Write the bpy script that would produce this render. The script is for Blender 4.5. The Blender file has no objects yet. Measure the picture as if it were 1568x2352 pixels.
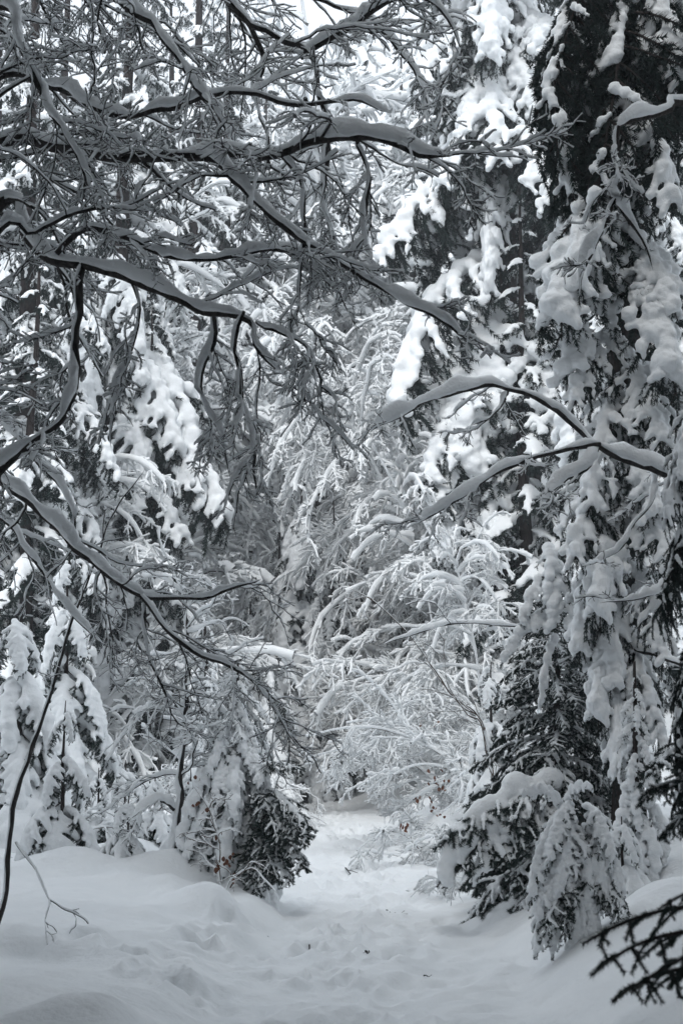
import bpy, math, time
import numpy as np
from mathutils import Matrix, Vector

T0 = time.time()
sc = bpy.context.scene
C = sc.collection
rad = math.radians

# ------------------------------------------------------------------ camera
PITCH = rad(8.51)
CAM = np.array([0.0, 0.0, 1.6])
F = 50.0 / 36.0 * 2352.0
cam_d = bpy.data.cameras.new('camera')
cam = bpy.data.objects.new('camera', cam_d)
C.objects.link(cam)
cam.location = CAM
cam.rotation_euler = (math.pi / 2 + PITCH, 0, 0)
cam_d.sensor_fit = 'VERTICAL'
cam_d.sensor_height = 36.0
cam_d.sensor_width = 24.0
cam_d.lens = 50.0
cam_d.clip_end = 2000
cam_d.dof.use_dof = True
cam_d.dof.focus_distance = 15.0
cam_d.dof.aperture_fstop = 8.0
sc.camera = cam

# ------------------------------------------------------------------ sky, sun, exposure
SUN_EL, SUN_AZ = rad(52), rad(197)          # azimuth from +Y towards +X
w = bpy.data.worlds.new('World')
sc.world = w
w.use_nodes = True
nt = w.node_tree
nt.nodes.clear()
sky = nt.nodes.new('ShaderNodeTexSky')
sky.sky_type = 'NISHITA'
sky.sun_disc = False
sky.sun_elevation = SUN_EL
sky.sun_rotation = SUN_AZ
sky.air_density = 1.0
sky.dust_density = 4.0
sky.ozone_density = 1.0
hs = nt.nodes.new('ShaderNodeHueSaturation')
hs.inputs['Saturation'].default_value = 0.15
hs.inputs['Value'].default_value = 1.0
bg = nt.nodes.new('ShaderNodeBackground')
bg.inputs['Strength'].default_value = 0.12
wo = nt.nodes.new('ShaderNodeOutputWorld')
nt.links.new(sky.outputs[0], hs.inputs['Color'])
deck = nt.nodes.new('ShaderNodeMixRGB')
deck.inputs['Fac'].default_value = 0.7
deck.inputs['Color2'].default_value = (6.15, 6.7, 7.3, 1)      # even cloud cover
nt.links.new(hs.outputs[0], deck.inputs['Color1'])
nt.links.new(deck.outputs[0], bg.inputs['Color'])
nt.links.new(bg.outputs[0], wo.inputs['Surface'])
sun_d = bpy.data.lights.new('sun', 'SUN')
sun_d.energy = 0.75
sun_d.angle = rad(30)
sun_d.color = (1.0, 0.985, 0.96)
sun = bpy.data.objects.new('sun', sun_d)
C.objects.link(sun)
sdir = Vector((math.cos(SUN_EL) * math.sin(SUN_AZ), math.cos(SUN_EL) * math.cos(SUN_AZ), math.sin(SUN_EL)))
sun.rotation_euler = sdir.to_track_quat('Z', 'Y').to_euler()
sun.location = (0, 0, 40)
vs = sc.view_settings
vs.view_transform = 'Standard'
vs.look = 'None'
vs.exposure = 0.80
vs.gamma = 1.0
vs.use_curve_mapping = False
sc.render.engine = 'CYCLES'
cy = sc.cycles
cy.max_bounces = 6
cy.diffuse_bounces = 3
cy.glossy_bounces = 1
cy.transmission_bounces = 2
cy.transparent_max_bounces = 4
cy.volume_bounces = 1
cy.use_denoising = True

# ------------------------------------------------------------------ helpers
def P(x, y, d):
    """point seen at (x, y) of the 1568x2352 sketch, d metres away along +Y"""
    dx, dy = (x - 784) / F, (1176 - y) / F
    v = np.array([dx, math.cos(PITCH) - dy * math.sin(PITCH), math.sin(PITCH) + dy * math.cos(PITCH)])
    return CAM + v * (d / v[1])

def gx(x, d):
    return float(P(x, 1665, d)[0])

def nrm(a):
    return a / np.maximum(np.linalg.norm(a, axis=-1, keepdims=True), 1e-9)

def hash3(i, j, k, seed):
    n = (i.astype(np.int64) * 374761393 + j.astype(np.int64) * 668265263 + k.astype(np.int64) * 2147483647 + seed * 1274126177) & 0x7fffffff
    n = ((n ^ (n >> 13)) * 1274126177) & 0x7fffffff
    n = ((n ^ (n >> 16)) * 668265263) & 0x7fffffff
    return ((n ^ (n >> 15)) & 0xffff) / 65535.0

def noise3(p, seed=0):
    f = np.floor(p)
    t = p - f
    t = t * t * (3 - 2 * t)
    i, j, k = f[..., 0], f[..., 1], f[..., 2]
    r = 0
    for a in (0, 1):
        for b in (0, 1):
            for c in (0, 1):
                wgt = (t[..., 0] if a else 1 - t[..., 0]) * (t[..., 1] if b else 1 - t[..., 1]) * (t[..., 2] if c else 1 - t[..., 2])
                r = r + wgt * hash3(i + a, j + b, k + c, seed)
    return r * 2 - 1

def noise2(x, y, s, seed):
    # three turned lattices averaged, so that no grid shows
    r = 0
    for i, a in enumerate((0.3, 1.37, 2.41)):
        ca, sa = math.cos(a + seed), math.sin(a + seed)
        r = r + noise3(np.stack([(x * ca - y * sa) / s + 17.3 * i, (x * sa + y * ca) / s, np.zeros_like(x) + 0.5], -1), seed + 100 * i)
    return r * 0.62

def sstep(a, b, x):
    t = np.clip((x - a) / (b - a), 0, 1)
    return t * t * (3 - 2 * t)

class Geo:
    """collects vertices and faces (triangles and quads)"""
    def __init__(self):
        self.v, self.t, self.q, self.n = [], [], [], 0
    def add(self, v, tris=None, quads=None):
        v = np.asarray(v, float).reshape(-1, 3)
        if tris is not None and len(tris):
            self.t.append(np.asarray(tris, np.int64) + self.n)
        if quads is not None and len(quads):
            self.q.append(np.asarray(quads, np.int64) + self.n)
        self.v.append(v)
        self.n += len(v)
        return self
    def arrays(self):
        v = np.concatenate(self.v) if self.v else np.zeros((0, 3))
        t = np.concatenate(self.t) if self.t else np.zeros((0, 3), np.int64)
        q = np.concatenate(self.q) if self.q else np.zeros((0, 4), np.int64)
        return v, t, q
    def addgeo(self, arr, M=None):
        v, t, q = arr
        if M is not None:
            v = v @ M[:3, :3].T + M[:3, 3]
        return self.add(v, t, q)
    def mesh(self, name, mat, smooth=True):
        return mk_mesh(name, self.arrays(), mat, smooth)

def mk_mesh(name, arr, mat, smooth=True):
    v, t, q = arr
    me = bpy.data.meshes.new(name)
    me.vertices.add(len(v))
    me.vertices.foreach_set('co', v.astype(np.float32).ravel())
    nl = len(t) * 3 + len(q) * 4
    me.loops.add(nl)
    me.loops.foreach_set('vertex_index', np.concatenate([t.ravel(), q.ravel()]).astype(np.int32))
    npoly = len(t) + len(q)
    me.polygons.add(npoly)
    ls = np.concatenate([np.arange(len(t)) * 3, len(t) * 3 + np.arange(len(q)) * 4]).astype(np.int32)
    me.polygons.foreach_set('loop_start', ls)
    me.polygons.foreach_set('use_smooth', np.full(npoly, smooth))
    me.update(calc_edges=True)
    me.validate()
    me.materials.append(mat)
    return me

def obj(name, me, parent=None, matrix=None):
    o = bpy.data.objects.new(name, me)
    C.objects.link(o)
    if parent is not None:
        o.parent = parent
    if matrix is not None:
        o.matrix_local = matrix
    return o

def tag(o, label, cat, group=None):
    o['label'] = label
    o['category'] = cat
    if group:
        o['group'] = group
    return o

def thing(name, label, cat, loc=(0, 0, 0), rotz=0.0, group=None, scale=1.0):
    o = bpy.data.objects.new(name, None)
    o.empty_display_size = 0.2
    C.objects.link(o)
    o.location = loc
    o.rotation_euler = (0, 0, rotz)
    o.scale = (scale,) * 3
    return tag(o, label, cat, group)

# ------------------------------------------------------------------ materials
def material(name, c1, c2, scale, rough, bump=0.0, bump_scale=40.0, c_pos=(0.35, 0.7), spec=0.3, detail=4.0, stretch=None):
    m = bpy.data.materials.new(name)
    m.use_nodes = True
    n = m.node_tree
    b = n.nodes['Principled BSDF']
    b.inputs['Roughness'].default_value = rough
    b.inputs['Specular IOR Level'].default_value = spec
    tc = n.nodes.new('ShaderNodeTexCoord')
    src = tc.outputs['Object']
    if stretch:
        mp = n.nodes.new('ShaderNodeMapping')
        mp.inputs['Scale'].default_value = stretch
        n.links.new(src, mp.inputs['Vector'])
        src = mp.outputs[0]
    nz = n.nodes.new('ShaderNodeTexNoise')
    nz.inputs['Scale'].default_value = scale
    nz.inputs['Detail'].default_value = detail
    n.links.new(src, nz.inputs['Vector'])
    cr = n.nodes.new('ShaderNodeValToRGB')
    cr.color_ramp.elements[0].position, cr.color_ramp.elements[1].position = c_pos
    cr.color_ramp.elements[0].color = (*c1, 1)
    cr.color_ramp.elements[1].color = (*c2, 1)
    n.links.new(nz.outputs['Fac'], cr.inputs['Fac'])
    n.links.new(cr.outputs['Color'], b.inputs['Base Color'])
    if bump:
        n2 = n.nodes.new('ShaderNodeTexNoise')
        n2.inputs['Scale'].default_value = bump_scale
        n2.inputs['Detail'].default_value = 5
        n.links.new(src, n2.inputs['Vector'])
        bp = n.nodes.new('ShaderNodeBump')
        bp.inputs['Strength'].default_value = bump
        bp.inputs['Distance'].default_value = 0.02
        n.links.new(n2.outputs['Fac'], bp.inputs['Height'])
        n.links.new(bp.outputs['Normal'], b.inputs['Normal'])
    return m

SNOW = material('snow', (0.86, 0.885, 0.90), (0.90, 0.92, 0.93), 6.0, 0.75, 0.5, 60.0, spec=0.15)
SNOWG = material('ground_snow', (0.85, 0.875, 0.89), (0.90, 0.92, 0.93), 3.0, 0.75, 0.6, 18.0, spec=0.15)
NEEDLE = material('needles', (0.005, 0.014, 0.013), (0.016, 0.032, 0.028), 9.0, 0.65, spec=0.25)
YNEEDLE = material('young_needles', (0.011, 0.025, 0.022), (0.030, 0.050, 0.043), 9.0, 0.65, spec=0.25)
BARK = material('bark', (0.014, 0.013, 0.0125), (0.052, 0.046, 0.043), 30.0, 0.9, 0.8, 60.0, stretch=(1, 1, 0.25))
BARKR = material('spruce_bark', (0.018, 0.014, 0.013), (0.048, 0.037, 0.034), 25.0, 0.9, 0.8, 50.0, stretch=(1, 1, 0.4))
TWIG = material('twig_bark', (0.014, 0.012, 0.012), (0.038, 0.032, 0.029), 30.0, 0.8)
BROWN = material('shrub_bark', (0.055, 0.034, 0.024), (0.11, 0.07, 0.045), 30.0, 0.75)
LEAF = material('withered_leaf', (0.075, 0.026, 0.016), (0.17, 0.068, 0.034), 40.0, 0.6)

# ------------------------------------------------------------------ curves, tubes, snow ridges
def curve(pts, n, wig=0.0, rng=None):
    """Catmull-Rom through pts, n samples evenly by arc length"""
    p = np.asarray(pts, float)
    q = np.vstack([2 * p[0] - p[1], p, 2 * p[-1] - p[-2]])
    out = []
    for i in range(1, len(q) - 2):
        t = np.linspace(0, 1, 24, endpoint=False)[:, None]
        a, b, c, d = q[i - 1], q[i], q[i + 1], q[i + 2]
        out.append(0.5 * (2 * b + (c - a) * t + (2 * a - 5 * b + 4 * c - d) * t ** 2 + (3 * b - a - 3 * c + d) * t ** 3))
    out.append(p[-1:])
    s = np.vstack(out)
    L = np.concatenate([[0], np.cumsum(np.linalg.norm(np.diff(s, axis=0), axis=1))])
    u = np.linspace(0, L[-1], n)
    r = np.stack([np.interp(u, L, s[:, k]) for k in range(3)], -1)
    if wig and rng is not None:
        k = np.cumsum(rng.normal(0, 1, (n, 3)), 0)
        k -= np.linspace(0, 1, n)[:, None] * k[-1]
        k = (k + np.roll(k, 1, 0)) / 2
        k[0] = k[-1] = 0
        r += k * wig
    return r

def tangents(Pp):
    d = np.empty_like(Pp)
    d[:, 1:-1] = Pp[:, 2:] - Pp[:, :-2]
    d[:, 0] = Pp[:, 1] - Pp[:, 0]
    d[:, -1] = Pp[:, -1] - Pp[:, -2]
    return nrm(d)

def ring_quads(B, k, s, cap=False):
    b = np.arange(B)[:, None, None] * (k * s)
    i = np.arange(k - 1)[None, :, None] * s
    j = np.arange(s)[None, None, :]
    j2 = (j + 1) % s
    return np.stack([b + i + j, b + i + j2, b + i + s + j2, b + i + s + j], -1).reshape(-1, 4)

def tube(geo, Pp, R, sides=4):
    B, k, _ = Pp.shape
    T = tangents(Pp)
    ref = np.where(np.abs(T[..., 2:3]) > 0.9, np.array([1.0, 0, 0]), np.array([0, 0, 1.0]))
    s = nrm(np.cross(T, ref))
    u = np.cross(s, T)
    a = np.linspace(0, 2 * math.pi, sides, endpoint=False)
    V = Pp[:, :, None] + R[..., None, None] * (np.cos(a)[:, None] * s[:, :, None] + np.sin(a)[:, None] * u[:, :, None])
    geo.add(V.reshape(-1, 3), quads=ring_quads(B, k, sides))

PLASTER = nrm(np.array([-0.20, -0.04, 1.0]))
PROF6 = np.array([[-0.9, 0.0], [-0.95, 0.45], [-0.42, 0.97], [0.42, 0.97], [0.95, 0.45], [0.9, 0.0]])
PROF9 = np.array([[-0.72, -0.04], [-1.0, 0.12], [-1.02, 0.45], [-0.66, 0.84], [0.0, 1.0], [0.66, 0.84], [1.02, 0.45], [1.0, 0.12], [0.72, -0.04]])
PROF3 = np.array([[-1.0, 0.0], [0.0, 1.05], [1.0, 0.0]])
PROF4 = np.array([[-1.0, 0.0], [-0.6, 0.9], [0.6, 0.9], [1.0, 0.0]])

DRIFT = nrm(np.array([-0.25, -0.55, 1.0]))
def ridge(geo, Pp, R, H, W=None, prof=PROF6, steep=0.45, D=PLASTER, base=0.42):
    """snow lying along the upper side of branches"""
    B, k, _ = Pp.shape
    T = tangents(Pp)
    dot = (T * D).sum(-1, keepdims=True)
    u = D - T * dot
    flat = np.linalg.norm(u, axis=-1)
    u = nrm(u)
    s = np.cross(T, u)
    H = H * (steep + (1 - steep) * flat)
    if W is None:
        W = np.maximum(R * (0.88 if base > 0 else 1.12), 0.40 * H)
    V = Pp[:, :, None] + s[:, :, None] * (prof[:, 0] * W[..., None])[..., None] + u[:, :, None] * ((base * R)[..., None] + prof[:, 1] * (H + (0.92 - base) * R)[..., None])[..., None]
    V = V + (u[:, :, None] + 0.5 * s[:, :, None]) * ((noise3(V / 0.045, 3) + 0.7 * noise3(V / 0.021, 4)) * np.minimum(0.011, 0.24 * H)[:, :, None])[..., None]
    geo.add(V.reshape(-1, 3), quads=ring_quads(B, k, len(prof)))

def snoise(B, k, rng, amount, smooth=1):
    a = rng.uniform(-1, 1, (B, k))
    for _ in range(smooth):
        b = a.copy()
        b[:, 1:] += a[:, :-1]
        b[:, :-1] += a[:, 1:]
        a = b / 2.4
    if smooth > 1:
        a = np.clip(a / (a.std() + 1e-6) * 0.6, -1.1, 1.3)
    return 1 + amount * a

def walk(pos, d, L, n, wig, droop, rng):
    B = len(pos)
    out = np.empty((B, n, 3))
    out[:, 0] = pos
    st = (L / (n - 1))[:, None]
    for i in range(1, n):
        out[:, i] = out[:, i - 1] + d * st
        d = nrm(d + rng.normal(0, wig, (B, 3)) + np.array([0, 0, -1.0]) * droop)
    return out

def children(Pp, Rp, count, lenf, ang, n, wig, droop, rng, tmin=0.12, rfac=0.55, rmin=0.002, spread=0.45, lmin=0.05, bias=(0, 0, 0), tmax=1.0, taper=0.65):
    B, k, _ = Pp.shape
    Lp = np.linalg.norm(np.diff(Pp, axis=1), axis=2).sum(1)
    idx = rng.choice(B, count, p=Lp / Lp.sum())
    t = rng.uniform(tmin, tmax, count)
    f = np.minimum(t * (k - 1), k - 1.001)
    i = f.astype(int)
    fr = (f - i)[:, None]
    pos = Pp[idx, i] * (1 - fr) + Pp[idx, i + 1] * fr
    tan = nrm(Pp[idx, i + 1] - Pp[idx, i])
    r = Rp[idx, i] * (1 - fr[:, 0]) + Rp[idx, i + 1] * fr[:, 0]
    side = nrm(np.cross(tan, np.array([0, 0, 1.0]) + rng.normal(0, 0.05, (count, 3))))
    up = np.cross(side, tan)
    phi = rng.normal(0, spread, count) + np.where(rng.random(count) < 0.5, 0, math.pi)
    lat = side * np.cos(phi)[:, None] + up * np.sin(phi)[:, None]
    a = (ang + rng.normal(0, 0.2, count))[:, None]
    d = nrm(tan * np.cos(a) + lat * np.sin(a) + np.asarray(bias))
    L = np.maximum(lenf * Lp[idx] * (1 - taper * t) * rng.uniform(0.5, 1.3, count), lmin)
    Q = walk(pos, d, L, n, wig, droop, rng)
    r0 = np.maximum(np.minimum(r * rfac, L * 0.02 + 0.001), rmin)
    R = r0[:, None] * np.linspace(1, 0.3, n)[None]
    return Q, np.maximum(R, rmin * 0.8)

def remesh_snow(name, cen, radii, voxel, squash=0.8, smooth=6, lump=0.0, lump_s=0.1, seed=0):
    """one smooth mass of snow grown from overlapping clods; returns arrays"""
    t = (1 + 5 ** .5) / 2
    iv = nrm(np.array([[-1, t, 0], [1, t, 0], [-1, -t, 0], [1, -t, 0], [0, -1, t], [0, 1, t], [0, -1, -t], [0, 1, -t], [t, 0, -1], [t, 0, 1], [-t, 0, -1], [-t, 0, 1]], float))
    it = np.array([[0, 11, 5], [0, 5, 1], [0, 1, 7], [0, 7, 10], [0, 10, 11], [1, 5, 9], [5, 11, 4], [11, 10, 2], [10, 7, 6], [7, 1, 8], [3, 9, 4], [3, 4, 2], [3, 2, 6], [3, 6, 8], [3, 8, 9], [4, 9, 5], [2, 4, 11], [6, 2, 10], [8, 6, 7], [9, 8, 1]])
    # one subdivision
    vs_ = list(iv); cache = {}
    def mid(a, b):
        key = (min(a, b), max(a, b))
        if key not in cache:
            m = vs_[a] + vs_[b]
            cache[key] = len(vs_)
            vs_.append(m / np.linalg.norm(m))
        return cache[key]
    nf = []
    for a, b, c in it:
        ab, bc, ca = mid(a, b), mid(b, c), mid(c, a)
        nf += [[a, ab, ca], [b, bc, ab], [c, ca, bc], [ab, bc, ca]]
    iv, it = np.array(vs_), np.array(nf)
    cen = np.asarray(cen, float)
    radii = np.asarray(radii, float)
    N = len(cen)
    V = cen[:, None] + radii[:, None, None] * iv[None] * np.array([1, 1, squash])
    Tt = (np.arange(N)[:, None, None] * len(iv) + it[None]).reshape(-1, 3)
    me = mk_mesh('tmp', (V.reshape(-1, 3), Tt, np.zeros((0, 4), np.int64)), SNOW)
    o = bpy.data.objects.new('tmp', me)
    C.objects.link(o)
    m = o.modifiers.new('r', 'REMESH')
    m.mode = 'VOXEL'
    m.voxel_size = voxel
    s = o.modifiers.new('s', 'SMOOTH')
    s.factor = 0.5
    s.iterations = smooth
    dg = bpy.context.evaluated_depsgraph_get()
    ev = o.evaluated_get(dg)
    em = ev.to_mesh()
    nv, nl, npoly = len(em.vertices), len(em.loops), len(em.polygons)
    co = np.empty(nv * 3, np.float32)
    em.vertices.foreach_get('co', co)
    co = co.reshape(-1, 3).astype(float)
    no = np.empty(nv * 3, np.float32)
    em.vertices.foreach_get('normal', no)
    no = no.reshape(-1, 3)
    li = np.empty(nl, np.int32)
    em.loops.foreach_get('vertex_index', li)
    lt = np.empty(npoly, np.int32)
    em.polygons.foreach_get('loop_total', lt)
    ls = np.empty(npoly, np.int32)
    em.polygons.foreach_get('loop_start', ls)
    q = li[ls[lt == 4][:, None] + np.arange(4)]
    tr = li[ls[lt == 3][:, None] + np.arange(3)]
    ev.to_mesh_clear()
    bpy.data.objects.remove(o)
    bpy.data.meshes.remove(me)
    if lump:
        nn = 0.8 * noise3(co / lump_s, seed) + 0.6 * noise3(co / lump_s * 2.6, seed + 5)
        co = co + no * (nn * lump)[:, None]
    return co, tr.astype(np.int64), q.astype(np.int64)

# ------------------------------------------------------------------ ground
PY = np.array([-60, 0, 8.2, 12, 15.6, 19, 22, 27, 32, 38, 46, 60, 90, 200])
PX = np.array([-2, 0.02, 0.08, 0.17, 0.22, 0.16, 0.0, -0.3, -0.75, -1.9, -5.0, -13, -30, -60])
def path_x(y):
    yy = np.asarray(y, float)
    return (np.interp(yy - 1.5, PY, PX) + np.interp(yy, PY, PX) + np.interp(yy + 1.5, PY, PX)) / 3
def path_w(y):
    return 0.70 + 0.05 * np.sin(np.asarray(y) * 0.9)

_r = np.random.default_rng(5)
_fy = _r.uniform(5.5, 30, 240)
_fx = path_x(_fy) + np.where(_r.random(240) < 0.5, -0.2, 0.25) + _r.normal(0, 0.24, 240)
_tb = np.linspace(0, 1, 26)
_bx = np.concatenate([np.interp(_tb, [0, 0.5, 1], [-1.75, -1.25, -0.75]), np.interp(_tb, [0, 1], [-1.1, -0.8])]) + _r.normal(0, 0.10, 52)
_by = np.concatenate([np.interp(_tb, [0, 0.5, 1], [9.3, 9.0, 8.2]), np.interp(_tb, [0, 1], [9.4, 11.0])]) + _r.normal(0, 0.16, 52)
MOUND = np.array([[gx(a, d), d, r, h] for a, d, r, h in [(60, 12.6, 0.5, 0.16), (180, 13.0, 0.45, 0.20), (290, 12.6, 0.34, 0.20), (370, 12.2, 0.30, 0.24), (430, 12.9, 0.32, 0.30), (470, 11.2, 0.30, 0.20), (330, 14.0, 0.4, 0.28), (250, 15.0, 0.5, 0.30),
    (1500, 9.4, 0.35, 0.16), (1420, 8.4, 0.28, 0.10), (1180, 13.4, 0.4, 0.22), (1060, 15.5, 0.45, 0.26), (1010, 18.5, 0.5, 0.30), (960, 22.0, 0.5, 0.30), (900, 29, 0.8, 0.4), (600, 20, 0.5, 0.3), (590, 25, 0.6, 0.35), (100, 10.6, 0.5, 0.10), (330, 10.6, 0.4, 0.12)]])
FOOT = np.concatenate([np.stack([_fx, _fy, _r.uniform(0.02, 0.07, 240), _r.uniform(0.06, 0.12, 240)], -1),
                       np.stack([_bx, _by, _r.uniform(0.02, 0.045, 52), _r.uniform(0.05, 0.10, 52)], -1)])

def ground_z(x, y, fine=True):
    x = np.asarray(x, float)
    y = np.asarray(y, float)
    v = x - path_x(y)
    wv = path_w(y)
    wob = 0.13 * noise2(x * 0 + 3.0, y, 0.8, 11) + 0.06 * noise2(x * 0 + 7.0, y, 0.3, 12)
    lf = np.maximum(-(v + wv + wob), 0)
    rt = np.maximum(v - wv - wob - 0.15, 0)
    near = 1 - sstep(24, 34, y)
    z = (0.20 * sstep(0, 0.40, lf) + 0.05 * lf) * (0.35 + 0.65 * near)
    z = z + (0.46 * np.minimum(rt, 1.7) * sstep(0, 0.5, rt) + 0.10 * np.maximum(rt - 1.7, 0)) * (0.45 + 0.55 * near)
    out = sstep(0.0, 0.5, lf + rt)
    z = z + out * (0.10 * noise2(x, y, 1.2, 1) + 0.13 * noise2(x, y, 0.45, 2) * (0.4 + 0.6 * sstep(-0.2, 0.5, noise2(x, y, 1.3, 31))) + 0.022 * noise2(x, y, 0.19, 3) * sstep(-0.1, 0.6, noise2(x, y, 0.9, 32)) + 0.010 * noise2(x, y, 0.08, 33))
    z = z + out * 0.16 * np.maximum(noise2(x, y, 1.7, 21), 0) * sstep(11.5, 13, y)
    for mx, my, mr, mh in MOUND:
        q = ((x - mx) / mr) ** 2 + ((y - my) / mr) ** 2
        z = z + (0.5 * mh if my < 16 else mh) * np.exp(-q) * (1 + 0.25 * noise2(x, y, 0.22, 41))
    trail = np.minimum(np.abs(y - 9.25 - 0.5 * (x + 1.4)) / 0.34, 3) + 2 * sstep(-0.75, -0.55, x) + 2 * sstep(-1.9, -2.2, x)
    tr = np.exp(-trail ** 2)
    z = z + tr * (-0.05 + 0.045 * noise2(x, y, 0.13, 42) + 0.05 * noise2(x, y, 0.28, 43))
    far = sstep(30, 42, y)
    z = z + far * (0.55 + 0.16 * noise2(x, y, 1.3, 4)) + 0.022 * np.maximum(y - 40, 0)
    z = z + 0.03 * np.maximum(np.abs(x) - 5, 0)
    if fine:
        inn = 1 - out
        z = z + inn * (0.055 * noise2(x, y, 0.42, 6) + 0.06 * noise2(x, y, 0.19, 7) * (0.6 + 0.4 * noise2(x, y, 0.7, 9)) + 0.030 * noise2(x, y, 0.10, 8)) * sstep(40, 14, y)
        m = (np.abs(v) < 3.5) & (y > 5) & (y < 31)
        if m.any():
            xs, ys = x[m], y[m]
            dz = np.zeros_like(xs)
            for fx, fy, dp, rr in FOOT:
                q = ((xs - fx) / rr) ** 2 + ((ys - fy) / (rr * 1.7)) ** 2
                k = q < 6
                if k.any():
                    qk = q[k]
                    dz[k] += dp * (-np.exp(-qk * qk) + 0.45 * np.exp(-(qk - 2.2) ** 2 * 1.2))
            z[m] += dz
    return z

def gz(x, y):
    return float(ground_z(np.array([x]), np.array([y]), False)[0])

def build_ground():
    rows = np.concatenate([np.linspace(-40, 5.4, 24, endpoint=False), np.arange(5.4, 14, 0.045)])
    yy = [rows[-1]]
    st = 0.045
    while yy[-1] < 260:
        st = min(st * 1.022, 6)
        yy.append(yy[-1] + st)
    rows = np.concatenate([rows, yy[1:]])
    off = [0.0]
    st = 0.045
    while off[-1] < 140:
        off.append(off[-1] + st)
        if off[-1] > 2.6:
            st = min(st * 1.09, 8)
    off = np.array(off[1:])
    ui = np.linspace(-1, 1, 39)
    nL, nI = len(off), len(ui)
    c = path_x(rows)[:, None]
    wv = path_w(rows)[:, None]
    X = np.concatenate([c - wv - off[::-1][None], c + ui[None] * wv, c + wv + off[None]], 1)
    Y = np.repeat(rows[:, None], X.shape[1], 1)
    Z = ground_z(X.ravel(), Y.ravel()).reshape(X.shape)
    V = np.stack([X, Y, Z], -1)
    nr, nc = X.shape
    # vertex normals of the whole sheet, so that ground and path shade as one surface
    gu = np.empty_like(V); gv = np.empty_like(V)
    gu[:, 1:-1] = V[:, 2:] - V[:, :-2]; gu[:, 0] = V[:, 1] - V[:, 0]; gu[:, -1] = V[:, -1] - V[:, -2]
    gv[1:-1] = V[2:] - V[:-2]; gv[0] = V[1] - V[0]; gv[-1] = V[-1] - V[-2]
    N = nrm(np.cross(gu, gv)).reshape(-1, 3)
    ids = np.arange(nr * nc).reshape(nr, nc)
    q = np.stack([ids[:-1, :-1], ids[:-1, 1:], ids[1:, 1:], ids[1:, :-1]], -1)
    col = np.arange(nc - 1)
    inner = (col >= nL) & (col < nL + nI - 1)
    for nm, sel in (('snow_ground', ~inner), ('footpath', inner)):
        qq = q[:, sel].reshape(-1, 4)
        used = np.unique(qq)
        mp = np.full(nr * nc, -1)
        mp[used] = np.arange(len(used))
        me = mk_mesh(nm, (V.reshape(-1, 3)[used], np.zeros((0, 3), np.int64), mp[qq]), SNOWG)
        me.normals_split_custom_set_from_vertices(N[used].tolist())
        o = obj(nm, me)
        o['kind'] = 'structure'
        o['label'] = 'deep soft snow covering the forest floor and banks' if nm == 'snow_ground' else 'trodden snowy footpath leading between the trees'
build_ground()
print('ground', time.time() - T0)

# ------------------------------------------------------------------ conifer boughs
def needles(geo, Pp, per_m, length, width, rng, tmin=0.0, lean=0.55, hang=0.0):
    Lp = np.linalg.norm(np.diff(Pp, axis=1), axis=2).sum(1)
    B, k, _ = Pp.shape
    n = int(Lp.sum() * per_m)
    idx = rng.choice(B, n, p=Lp / Lp.sum())
    t = rng.uniform(tmin, 1, n)
    f = np.minimum(t * (k - 1), k - 1.001)
    i = f.astype(int)
    fr = (f - i)[:, None]
    pos = Pp[idx, i] * (1 - fr) + Pp[idx, i + 1] * fr
    tan = nrm(Pp[idx, i + 1] - Pp[idx, i])
    rd = nrm(np.cross(tan, rng.normal(0, 1, (n, 3))))
    d = nrm(tan * lean + rd * 0.8 + np.array([0, 0, -hang]))
    ln = length * rng.uniform(0.6, 1.25, n)[:, None]
    sd = nrm(np.cross(d, rng.normal(0, 1, (n, 3)))) * (width * 0.5)
    V = np.stack([pos - sd, pos + sd, pos + d * ln], 1)
    geo.add(V.reshape(-1, 3), tris=np.arange(n * 3).reshape(-1, 3))

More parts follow.
